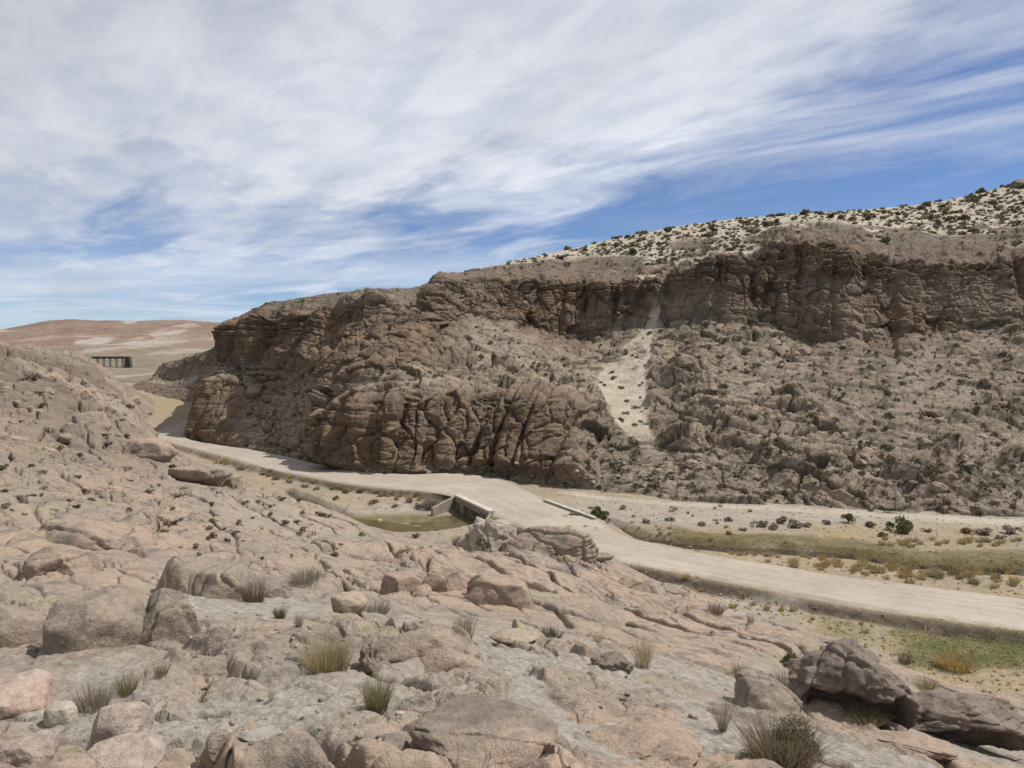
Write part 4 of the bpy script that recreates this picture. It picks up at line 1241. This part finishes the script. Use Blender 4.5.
fg('darker bush low on the flank of the pale crumbly mound', 'bush', 'bush', shrub_mesh(34, 1200, 0.045, 'green', 8), 488, 549, 24, 17)
fg('brown bush at the left foot of the pale crumbly mound', 'bush', 'bush', T(35, 420, 0.42, 0.4, 0.012, 'brown'), 458, 545, 15, 10)
fg('large grey brown bush beside the culvert wing wall', 'bush', 'bush', T(36, 600, 0.42, 0.4, 0.012, 'grey'), 431, 507, 20, 16)
fg('dark shrub in a bedrock cleft below the flat yellow stone', 'bush', 'bush', T(37, 400, 0.45, 0.3, 0.012, 'dark'), 552, 636, 30, 10)
fg('thin olive tuft on slabs left of the dry twiggy tuft', 'grass tuft', 'grass_tuft', T(38, 160, 0.4, 0.4, 0.015, 'straw'), 596, 640, 14, 9)

# repeats
SH = {k_: [shrub_mesh(300 + 10 * j + i, 150, 0.115, k_, 6) for i in range(4)] for j, k_ in enumerate(('dark', 'green', 'brown', 'grey', 'olive'))}
TU_ = {k_: [tuft_mesh(400 + 10 * j + i, 130, 0.42, 0.45, 0.03, k_, 2) for i in range(4)] for j, k_ in enumerate(('straw', 'yellow', 'grey', 'olive'))}


def many(pts, kind, name, cat, label, group):
    for px, py, w, h in pts:
        if name == 'shrub': q_ = rr.uniform(0.75, 1.15); w, h = w * q_, h * q_ * 0.85
        k_ = kind[rr.integers(len(kind))]
        place(name, (SH if name == 'shrub' else TU_)[k_][rr.integers(4)], px, py, w, h, label, cat, group)


many([(262, 474, 9, 6), (275, 479, 10, 7), (290, 482, 9, 6), (305, 486, 10, 7), (318, 489, 11, 7), (345, 492, 9, 6), (360, 491, 12, 8), (380, 496, 10, 7), (396, 499, 9, 6), (410, 501, 10, 7), (418, 506, 9, 6),
      (240, 470, 9, 5), (222, 463, 8, 5), (208, 457, 8, 5), (200, 455, 8, 5), (335, 499, 9, 6), (372, 502, 9, 6), (395, 506, 8, 5)],
     ('grey', 'brown', 'olive'), 'shrub', 'shrub', 'small brownish shrub on the bank between the road and the stream pool', 'shrubs on the road bank')
many([(759, 526, 18, 13), (772, 528, 13, 12), (782, 522, 13, 11), (796, 526, 15, 11), (806, 526, 10, 8), (825, 523, 12, 10), (869, 526, 13, 9), (882, 536, 11, 8), (926, 531, 10, 7), (964, 532, 18, 10), (985, 533, 18, 11),
      (1010, 532, 15, 14), (727, 520, 8, 8), (728, 534, 9, 7), (700, 524, 10, 7), (670, 520, 9, 6), (645, 522, 10, 7), (620, 508, 9, 6), (575, 514, 13, 8), (1000, 538, 10, 7), (742, 530, 8, 6)],
     ('brown', 'grey', 'grey'), 'shrub', 'shrub', 'brown twiggy shrub on the pale ground between dirt track and stream bank', 'brown shrubs beyond the stream')
place('shrub', shrub_mesh(333, 700, 0.06, 'green', 8, 0.9), 905, 531, 24, 17, 'round dark green bush, largest on the pale ground beyond the stream', 'shrub')
place('shrub', shrub_mesh(334, 500, 0.06, 'green', 7, 0.9), 849, 522, 14, 11, 'small round green bush near the dirt track, left of the largest green one', 'shrub')
place('shrub', shrub_mesh(335, 600, 0.06, 'green', 7, 0.9), 598, 516, 20, 13, 'green bush just beyond the far parapet of the culvert', 'shrub')
pts = []
while len(pts) < 90:
    u = rr.random()
    px, py, w = rr.normal(800, 75), rr.normal(568, 8), rr.uniform(5, 13)
    if u > .55: px, py, w = rr.normal(925, 50), rr.normal(574, 6), rr.uniform(6, 15)
    if u > .88: px, py, w = rr.uniform(650, 780), rr.uniform(548, 556), rr.uniform(4, 8)
    if px < 1020 and py > np.interp(px, [640, 724, 800, 900, 1024], [546, 549, 553, 564, 570]) and py < np.interp(px, [q[0] for q in UP], [q[1] for q in UP]) - 2:
        pts.append((px, py, w, w * 0.55))
many(pts, ('straw', 'yellow', 'straw', 'straw', 'olive'), 'grass_tuft', 'grass tuft', 'straw coloured bunch grass on the sand strip between stream and road', 'bunch grass by the stream')
many([(rr.uniform(880, 1022), rr.uniform(538, 546), rr.uniform(6, 12), rr.uniform(4, 6)) for _ in range(26)] + [(rr.uniform(560, 760), rr.uniform(505, 540), rr.uniform(3, 7), rr.uniform(2, 4)) for _ in range(34)],
     ('yellow', 'straw', 'olive'), 'grass_tuft', 'grass tuft', 'yellowish bunch grass on the pale ground beyond the stream', 'bunch grass beyond the stream')
many([(745, 595, 10, 7), (792, 610, 10, 7), (780, 610, 8, 5), (765, 609, 9, 6), (733, 607, 10, 5), (752, 604, 6, 4), (686, 577, 8, 5), (864, 632, 7, 4), (700, 590, 6, 4), (812, 619, 6, 4), (860, 624, 6, 4)],
     ('yellow', 'straw'), 'grass_tuft', 'grass tuft', 'small golden tuft on the gravel flat under the road bank', 'golden tufts under the road bank')
many([(rr.uniform(245, 420), 0, rr.uniform(4, 8), rr.uniform(3, 5)) for _ in range(30)] and [(x, np.interp(x, [q[0] for q in LO], [q[1] for q in LO]) + rr.uniform(3, 9), rr.uniform(4, 8), rr.uniform(3, 5)) for x in rr.uniform(215, 425, 36)],
     ('straw', 'olive', 'yellow'), 'grass_tuft', 'grass tuft', 'dry grass tuft on the bank just below the road edge', 'dry tufts along the road edge')
rp = []
while len(rp) < 38:
    x, y = rr.uniform(170, 430), rr.uniform(462, 560)
    if hit(x, y)[1] == 0 and y > 455 + 0.2 * (x - 170) * 0.8: rp.append((x, y, rr.uniform(5, 12), rr.uniform(4, 8)))
many(rp, ('olive', 'grey', 'brown', 'dark'), 'shrub', 'shrub', 'small shrub on the rocky slope below the gravel road', 'shrubs on the rocky slope')
rp = []
while len(rp) < 32:
    x, y = rr.uniform(0, 175), rr.uniform(360, 540)
    if hit(x, y)[1] == 0 and y > 360 + 0.35 * x: rp.append((x, y, rr.uniform(5, 13), rr.uniform(4, 8)))
many(rp, ('olive', 'grey', 'brown', 'dark'), 'shrub', 'shrub', 'low shrub in a crevice of the left ridge', 'shrubs on the left ridge')
# shrubs on the sandy upper slope: as individuals where they show largest
hid = np.nonzero(okm[HOFF:HOFF + len(HILLV)])[0]
vis = np.zeros(len(HILLV), bool)
mm = ZMAP[ZMAP >= 0]; mm = mm[(mm >= HOFF) & (mm < HOFF + len(HILLV))] - HOFF
up_ids = mm[(HKV[mm] > 3.05) & (HSAND[mm] > 0.55) & (qx[mm + HOFF] > 425)]
up_ids = up_ids[np.argsort(rr.random(len(up_ids)))]
taken = []
for b in up_ids:
    if len(taken) >= 150: break
    x, y = qx[b + HOFF], qy[b + HOFF]
    if vnoise2(np.array([x / 22.0]), np.array([y / 9.0]), 77)[0] < -0.22: continue
    if taken and np.min(np.abs(np.array(taken)[:, 0] - x) + 2 * np.abs(np.array(taken)[:, 1] - y)) < 5: continue
    taken.append((x, y))
    P = HILLV[b]
    w = rr.uniform(5.5, 12.0) * (0.7 + 0.5 * rr.random() ** 2)
    k_ = ('dark', 'dark', 'green', 'olive', 'brown')[rr.integers(5)]
    place('shrub', SH[k_][rr.integers(4)], x, y, w, w * 0.62, 'low dark shrub dotting the pale sandy slope above the cliffs', 'shrub', 'shrubs on the sandy upper slope', P=P - np.array([0, 0, 0.15]))
gl_ids = mm[(HKV[mm] < 2.3) & (HSAND[mm] > 0.6)]
gl_ids = gl_ids[np.argsort(rr.random(len(gl_ids)))][:26]
for b in gl_ids:
    w = rr.uniform(3, 8)
    k_ = ('dark', 'brown', 'olive')[rr.integers(3)]
    place('shrub', SH[k_][rr.integers(4)], 0, 0, w, w * 0.65, 'small shrub in the pale sand chute between the cliffs', 'shrub', 'shrubs in the sand chute', P=HILLV[b] - np.array([0, 0, 0.1]))


# scrub and stones too many to count
def leaf_mass(name, P, size, mat, leaf, per, kind_label, rr=rr):
    n = len(P) * per
    c = np.repeat(P, per, 0); s = np.repeat(size, per)[:, None]
    d = rr.normal(size=(n, 3)); d /= np.linalg.norm(d, axis=1)[:, None]; d[:, 2] = np.abs(d[:, 2]) * 0.8
    c = c + d * s * 0.5 * rr.uniform(0.4, 1, n)[:, None]
    t1 = rr.normal(size=(n, 3)); t1 /= np.linalg.norm(t1, axis=1)[:, None]
    t2 = np.cross(t1, d); t2 /= np.linalg.norm(t2, axis=1)[:, None] + 1e-6
    q = s * leaf
    V = np.stack([c - t1 * q, c + t2 * q * 0.6, c + t1 * q, c - t2 * q * 0.6], 1).reshape(-1, 3)
    me = mesh_np(name, V, np.arange(4 * n).reshape(n, 4), PM[mat], smooth=False)
    o = add_obj(name, me, kind='stuff'); o['label'] = kind_label
    return o


small = up_ids[300:300 + 1700]
leaf_mass('scrub', HILLV[small], 0.6 + 1.8 * rr.random(len(small)) ** 1.7, 'dark', 0.18, 26, 'sparse tiny scrub over the sandy upper slope')
rk = mm[(HSAND[mm] < 0.2) & (HCL[mm] < 0.3) & (HKV[mm] < 4.05)]
rk = rk[np.argsort(rr.random(len(rk)))][:1600]
leaf_mass('scrub', HILLV[rk], 0.4 + 1.5 * rr.random(len(rk)) ** 2, 'dark', 0.22, 16, 'thin scrub scattered over the rocky slopes')
vid = ZMAP[ZMAP >= 0]; vid = vid[(vid >= len(NEARV)) & (vid < HOFF)] - len(NEARV)
vid = vid[(np.abs(FLOORV[vid, 2]) < 0.6) & (qf[vid + len(NEARV)] < 170) & (rd.ravel()[vid] > rhw[::3][ri.ravel()[vid]] + 1.0)]
vid = vid[np.argsort(rr.random(len(vid)))]
leaf_mass('ground_cover', FLOORV[vid[:1300]], rr.uniform(0.12, 0.45, 1300), 'straw', 0.22, 12, 'thin dry grass and litter over the valley sand')
leaf_mass('ground_cover', FLOORV[vid[1300:1900]], rr.uniform(0.12, 0.4, 600), 'brown', 0.22, 12, 'thin brown scrub over the valley sand')
gid = np.nonzero((green.ravel() > 0.45))[0]
gid = gid[rr.integers(0, len(gid), 9000)]
g_pos = FLOORV[gid] + np.stack([rr.normal(0, .1, len(gid)), rr.normal(0, .1, len(gid)), np.zeros(len(gid))], 1)
leaf_mass('meadow_grass', g_pos, rr.uniform(0.08, 0.2, len(gid)), 'meadow', 0.30, 2, 'short green grass of the damp meadow')

# ------------------------------------------------------------------ concrete culvert under the road
def hexa(bm, pts):
    v = [bm.verts.new([float(c) for c in p]) for p in pts]
    for f in ((0, 3, 2, 1), (4, 5, 6, 7), (0, 1, 5, 4), (1, 2, 6, 5), (2, 3, 7, 6), (3, 0, 4, 7)): bm.faces.new([v[i] for i in f])


def wall(bm, a, b, th, z0, z1a, z1b=None, z0b=None):
    """upright slab from a to b (2-D), thickness th to the left of a->b"""
    a = np.array(a[:2]); b = np.array(b[:2]); u = (b - a) / np.linalg.norm(b - a); n = np.array([-u[1], u[0]]) * th
    z1b = z1a if z1b is None else z1b; z0b = z0 if z0b is None else z0b
    hexa(bm, [(*a, z0), (*b, z0b), (*(b + n), z0b), (*(a + n), z0), (*a, z1a), (*b, z1b), (*(b + n), z1b), (*(a + n), z1a)])


def bmobj(name, bm, mat, parent, bev=0.03, label=None):
    bmesh.ops.recalc_face_normals(bm, faces=bm.faces)
    if bev: bmesh.ops.bevel(bm, geom=list(bm.edges), offset=bev, segments=1, affect='EDGES')
    me = bpy.data.meshes.new(name); bm.to_mesh(me); bm.free(); me.materials.append(mat)
    return add_obj(name, me, label, parent=parent)


cul = bpy.data.objects.new('culvert', None); COL.objects.link(cul); cul['label'] = 'concrete box culvert carrying the gravel road over the stream'; cul['category'] = 'culvert'
uA = (B_cul - A_cul) / np.linalg.norm(B_cul - A_cul); uC = (D_cul - C_cul) / np.linalg.norm(D_cul - C_cul)
hw = 3.3
for (a, b, m, u) in ((A_cul, B_cul, mid1, uA), (C_cul, D_cul, mid2, uC)):
    sgn_ = 1 if m is mid1 else -1                       # thickness grows towards the road
    nn_ = np.array([-u[1], u[0]]); inward = 1 if np.dot(nn_, (mid2 - mid1) * sgn_) > 0 else -1
    bm = bmesh.new()
    l_, r_ = m - u * hw, m + u * hw
    for p0, p1, z0 in ((a, l_, -2.2), (r_, b, -2.2), (l_, r_, 0.42)): wall(bm, p0, p1, 0.5 * inward, z0, 1.20)
    bmobj('headwall', bm, M['concrete'], cul, 0)
    bm = bmesh.new(); off = nn_ * inward * -0.08
    wall(bm, a + off - u * 0.1, b + off + u * 0.1, (1.0 if m is mid1 else 0.55) * inward, 1.203, 1.55 if m is mid1 else 1.42)
    bmobj('coping', bm, M['coping'], cul, 0.04)
bm = bmesh.new(); W1 = at_z(433, 507.5, 0.35)[:2]; wall(bm, W1, A_cul - uA * 0.02, 0.45, -2.2, 0.25, 1.2); bmobj('wing_wall', bm, M['concrete'], cul, 0)
bm = bmesh.new(); W2 = B_cul + uA * 3.0 + np.array([-2.2, 0]); wall(bm, B_cul + uA * 0.02, W2, 0.45, -2.2, 1.2, 0.1); bmobj('wing_wall', bm, M['concrete'], cul, 0)
for s_g in (-1, 1):
    bm = bmesh.new(); wall(bm, mid1 + uA * s_g * (hw + 0.003) + (mid2 - mid1) * 0.045, mid2 + uC * s_g * (hw + 0.003) - (mid2 - mid1) * 0.045, 0.4 * -s_g * (1 if np.cross(mid2 - mid1, uA) < 0 else -1), -2.2, 0.40)
    bmobj('abutment', bm, M['concrete'], cul, 0)
bm = bmesh.new()
c0 = mid1 - uA * (hw + .6) + (mid2 - mid1) * 0.045; c1_ = mid1 + uA * (hw + .6) + (mid2 - mid1) * 0.045; c2q = mid2 + uC * (hw + .6) - (mid2 - mid1) * 0.045; c3 = mid2 - uC * (hw + .6) - (mid2 - mid1) * 0.045
hexa(bm, [(*c0, .41), (*c1_, .41), (*c2q, .41), (*c3, .41), (*c0, .84), (*c1_, .84), (*c2q, .84), (*c3, .84)])
bmobj('deck_slab', bm, M['concrete'], cul, 0)

# stream water: a shallow murky sheet in the pool and channel
t = NT('murky_water')
t.color(t.mix(t.rng(t.noise(0.5, 4), 0.4, 0.6), (.12, .098, .045), (.085, .074, .04)))
t.b.inputs['Roughness'].default_value = 0.12; t.b.inputs['Specular IOR Level'].default_value = 0.5
t.bump(t.noise(3.0, 3), 0.02, 0.5)
th_ = np.linspace(0, 2 * math.pi, 60, endpoint=False)
wv = np.stack([pc[0] + 17 * np.cos(th_), pc[1] + 13 * np.sin(th_), np.full(60, -1.12)], 1)
me = bpy.data.meshes.new('stream'); me.from_pydata([tuple(map(float, q)) for q in wv], [], [list(range(60))]); me.materials.append(t.m)
add_obj('stream_water', me, kind='structure')

# ------------------------------------------------------------------ distant viaduct
via = bpy.data.objects.new('viaduct', None); COL.objects.link(via)
via['label'] = 'distant dark decked rail viaduct on pale piers beyond the left ridge'; via['category'] = 'viaduct'
VD = 900.0
xa, xb = at_d(87, 358, VD)[0], at_d(127, 358, VD)[0]
zt = at_d(100, 357.3, VD)[2]
bm = bmesh.new(); hexa(bm, [(xa, VD, zt - 1.7), (xb, VD + 4, zt - 1.7), (xb, VD + 10, zt - 1.7), (xa, VD + 6, zt - 1.7), (xa, VD, zt), (xb, VD + 4, zt), (xb, VD + 10, zt), (xa, VD + 6, zt)])
bmobj('deck', bm, M['girder'], via, 0.1)
bm = bmesh.new()
for yy in (0.2, 5.6): hexa(bm, [(xa, VD + yy, zt + .01), (xb, VD + 4 + yy, zt + .01), (xb, VD + 4.2 + yy, zt + .01), (xa, VD + .2 + yy, zt + .01), (xa, VD + yy, zt + .9), (xb, VD + 4 + yy, zt + .9), (xb, VD + 4.2 + yy, zt + .9), (xa, VD + .2 + yy, zt + .9)])
bmobj('railing', bm, M['girder'], via, 0)
for i in range(6):
    x = xa + (xb - xa) * (0.08 + 0.15 * i); y = VD + 4 * (x - xa) / (xb - xa) + 1.2
    bm = bmesh.new(); wdt = 1.15
    hexa(bm, [(x - wdt * 1.15, y, -8), (x + wdt * 1.15, y, -8), (x + wdt * 1.15, y + 1.5, -8), (x - wdt * 1.15, y + 1.5, -8), (x - wdt, y, zt - 1.71), (x + wdt, y, zt - 1.71), (x + wdt, y + 1.5, zt - 1.71), (x - wdt, y + 1.5, zt - 1.71)])
    bmobj('pier', bm, M['pale_pier'], via, 0.08)
bm = bmesh.new(); hexa(bm, [(xb - 7, VD + 4.2, -8), (xb + 2.5, VD + 4.2, -8), (xb + 2.5, VD + 10, -8), (xb - 7, VD + 10, -8), (xb - 5, VD + 4.2, zt - 1.71), (xb + 0.5, VD + 4.2, zt - 1.71), (xb + 0.5, VD + 10, zt - 1.71), (xb - 5, VD + 10, zt - 1.71)])
bmobj('abutment', bm, M['girder'], via, 0.1)

# ------------------------------------------------------------------ light and sky
EL, AZ = 58.0, 84.0                                         # sun height, bearing from +Y towards +X
S = Vector((math.cos(R(EL)) * math.sin(R(AZ)), math.cos(R(EL)) * math.cos(R(AZ)), math.sin(R(EL))))
ld = bpy.data.lights.new('sun', 'SUN'); ld.energy = 5.0; ld.angle = R(0.55); ld.color = (1.0, 0.955, 0.88)
lo = bpy.data.objects.new('sun', ld); COL.objects.link(lo)
lo.rotation_euler = (-S).to_track_quat('-Z', 'Y').to_euler()

w = bpy.data.worlds.new('World'); scene.world = w; w.use_nodes = True
t = w.node_tree; t.nodes.clear()


class WN(NT):
    def __init__(self, tree):
        self.t = tree


g = WN(t)
sky = g.n('ShaderNodeTexSky', sky_type='NISHITA', sun_disc=False)
sky.sun_elevation = R(EL); sky.sun_rotation = R(AZ); sky.altitude = 4000; sky.air_density = 1.25; sky.dust_density = 0.25; sky.ozone_density = 2.2
tc = g.n('ShaderNodeTexCoord').outputs['Generated']
sx = g.n('ShaderNodeSeparateXYZ'); g.link(tc, sx.inputs[0])
dx, dy, dz = sx.outputs
az = g.math('ARCTAN2', dx, dy)
el = g.math('ARCSINE', dz)
zc = g.math('MAXIMUM', g.math('ADD', dz, 0.06), 0.05)
cb = g.n('ShaderNodeCombineXYZ')
g.link(g.math('DIVIDE', dx, zc), cb.inputs[0]); g.link(g.math('DIVIDE', dy, zc), cb.inputs[1])
plane = cb.outputs[0]


def px_az(px): return math.atan((px - 512) / FPX)
def py_el(px, py):
    r = ray(px, py); return math.asin(r[2] / np.linalg.norm(r))


def curve_of(pts):
    """piecewise height (elevation) over bearing, as a float curve: pts in photograph px,py"""
    fc_ = g.n('ShaderNodeFloatCurve')
    c = fc_.mapping.curves[0]
    a0, a1 = -1.0, 1.0
    P = [((px_az(x) - a0) / (a1 - a0), py_el(x, y)) for x, y in pts]
    c.points[0].location = (0, P[0][1]); c.points[1].location = (1, P[-1][1])
    for q in P: c.points.new(*q)
    fc_.mapping.update()
    g.link(g.rngl(az, a0, a1, 0, 1), fc_.inputs['Value'])
    return fc_.outputs[0]


def rngl(v, a, b, c, d):
    nd = g.n('ShaderNodeMapRange')
    for k_, q in zip((1, 2, 3, 4), (a, b, c, d)): nd.inputs[k_].default_value = q
    g.link(v, nd.inputs[0]); return nd.outputs[0]


g.rngl = rngl
def pl_map(sxx, syy, rot, off=(0, 0, 0)):
    mp = g.n('ShaderNodeMapping')
    mp.inputs['Rotation'].default_value = (0, 0, rot)
    g.link(plane, mp.inputs['Vector'])
    m2_ = g.n('ShaderNodeMapping')
    m2_.inputs['Scale'].default_value = (sxx, syy, 1); m2_.inputs['Location'].default_value = off
    g.link(mp.outputs[0], m2_.inputs['Vector']); return m2_.outputs[0]


n_big = g.noise(1.0, 6, 0.55, src=pl_map(0.38, 0.75, R(-132), (3.1, 1.7, 0)), dist=0.4)
n_str = g.noise(1.0, 7, 0.62, src=pl_map(0.62, 1.35, R(-134), (7.3, 2.2, 0)), dist=0.5)
n_fin = g.noise(1.0, 6, 0.6, src=pl_map(2.6, 4.6, R(-124), (1.3, 8.2, 0)), dist=0.3)
bnd = curve_of([(-200, 255), (0, 252), (60, 242), (110, 208), (160, 202), (205, 214), (250, 250), (300, 256), (350, 250), (410, 230), (480, 214), (560, 196), (640, 174), (720, 148), (820, 108), (920, 68), (1024, 28)])
dist = g.math('SUBTRACT', el, bnd)
d1 = g.math('ADD', dist, g.math('MULTIPLY', g.math('SUBTRACT', n_big, 0.5), 0.20))
d1 = g.math('ADD', d1, g.math('MULTIPLY', g.math('SUBTRACT', n_str, 0.5), 0.20))
d1 = g.math('ADD', d1, g.math('MULTIPLY', g.math('SUBTRACT', n_fin, 0.5), 0.09))
m1 = g.rng(d1, -0.035, 0.085)
# streaky band to the right below the main sheet
low = curve_of([(-200, 300), (0, 300), (300, 300), (420, 262), (560, 226), (700, 200), (860, 162), (1024, 118)])
d2s = g.math('ADD', g.math('SUBTRACT', el, low), g.math('MULTIPLY', g.math('SUBTRACT', n_str, 0.5), 0.55))
m2 = g.math('MULTIPLY', g.rng(d2s, -0.05, 0.13), 0.80)
# low wisps near the horizon
n_w = g.noise(1.0, 6, 0.6, src=pl_map(0.16, 0.42, R(-8), (2.0, 0.4, 0)), dist=0.6)
m3 = g.math('MULTIPLY', g.math('MULTIPLY', g.rng(n_w, 0.40, 0.66), g.rng(el, 0.0, 0.04)), g.math('MULTIPLY', g.rng(el, 0.20, 0.07), 0.75))
mask = g.math('MAXIMUM', g.math('MAXIMUM', m1, m2), m3)
thin = g.rng(n_fin, 0.28, 0.70, 0.74, 1.0)
mask = g.math('MULTIPLY', g.math('MULTIPLY', mask, thin), 0.93)
shade = g.math('MULTIPLY', g.rng(n_big, 0.30, 0.68, 0.80, 1.0), g.rng(n_str, 0.3, 0.7, 0.92, 1.03))
shade = g.math('MULTIPLY', shade, g.rng(el, 0.15, 0.50, 1.0, 0.88))
shade = g.math('MULTIPLY', shade, g.rng(az, -0.75, -0.1, 0.86, 1.0))
cc = g.n('ShaderNodeCombineColor')
CB = 9.7
for q, v in enumerate((0.955, 0.985, 1.045)):
    g.link(g.math('MULTIPLY', shade, CB * v), cc.inputs[q])
skyc = g.mix(1.0, sky.outputs[0], (0.80, 0.86, 1.02, 1), 'MULTIPLY')
colr = g.mix(mask, skyc, cc.outputs[0])
bg = g.n('ShaderNodeBackground'); bg.inputs['Strength'].default_value = 0.1
ow = g.n('ShaderNodeOutputWorld')
g.link(colr, bg.inputs[0]); g.link(bg.outputs[0], ow.inputs[0])

vs = scene.view_settings
scene.display_settings.display_device = 'sRGB'
vs.view_transform = 'Standard'; vs.look = 'None'; vs.gamma = 1.0; vs.use_curve_mapping = False; vs.exposure = 0.0
scene.render.engine = 'CYCLES'
scene.cycles.max_bounces = 5; scene.cycles.diffuse_bounces = 3
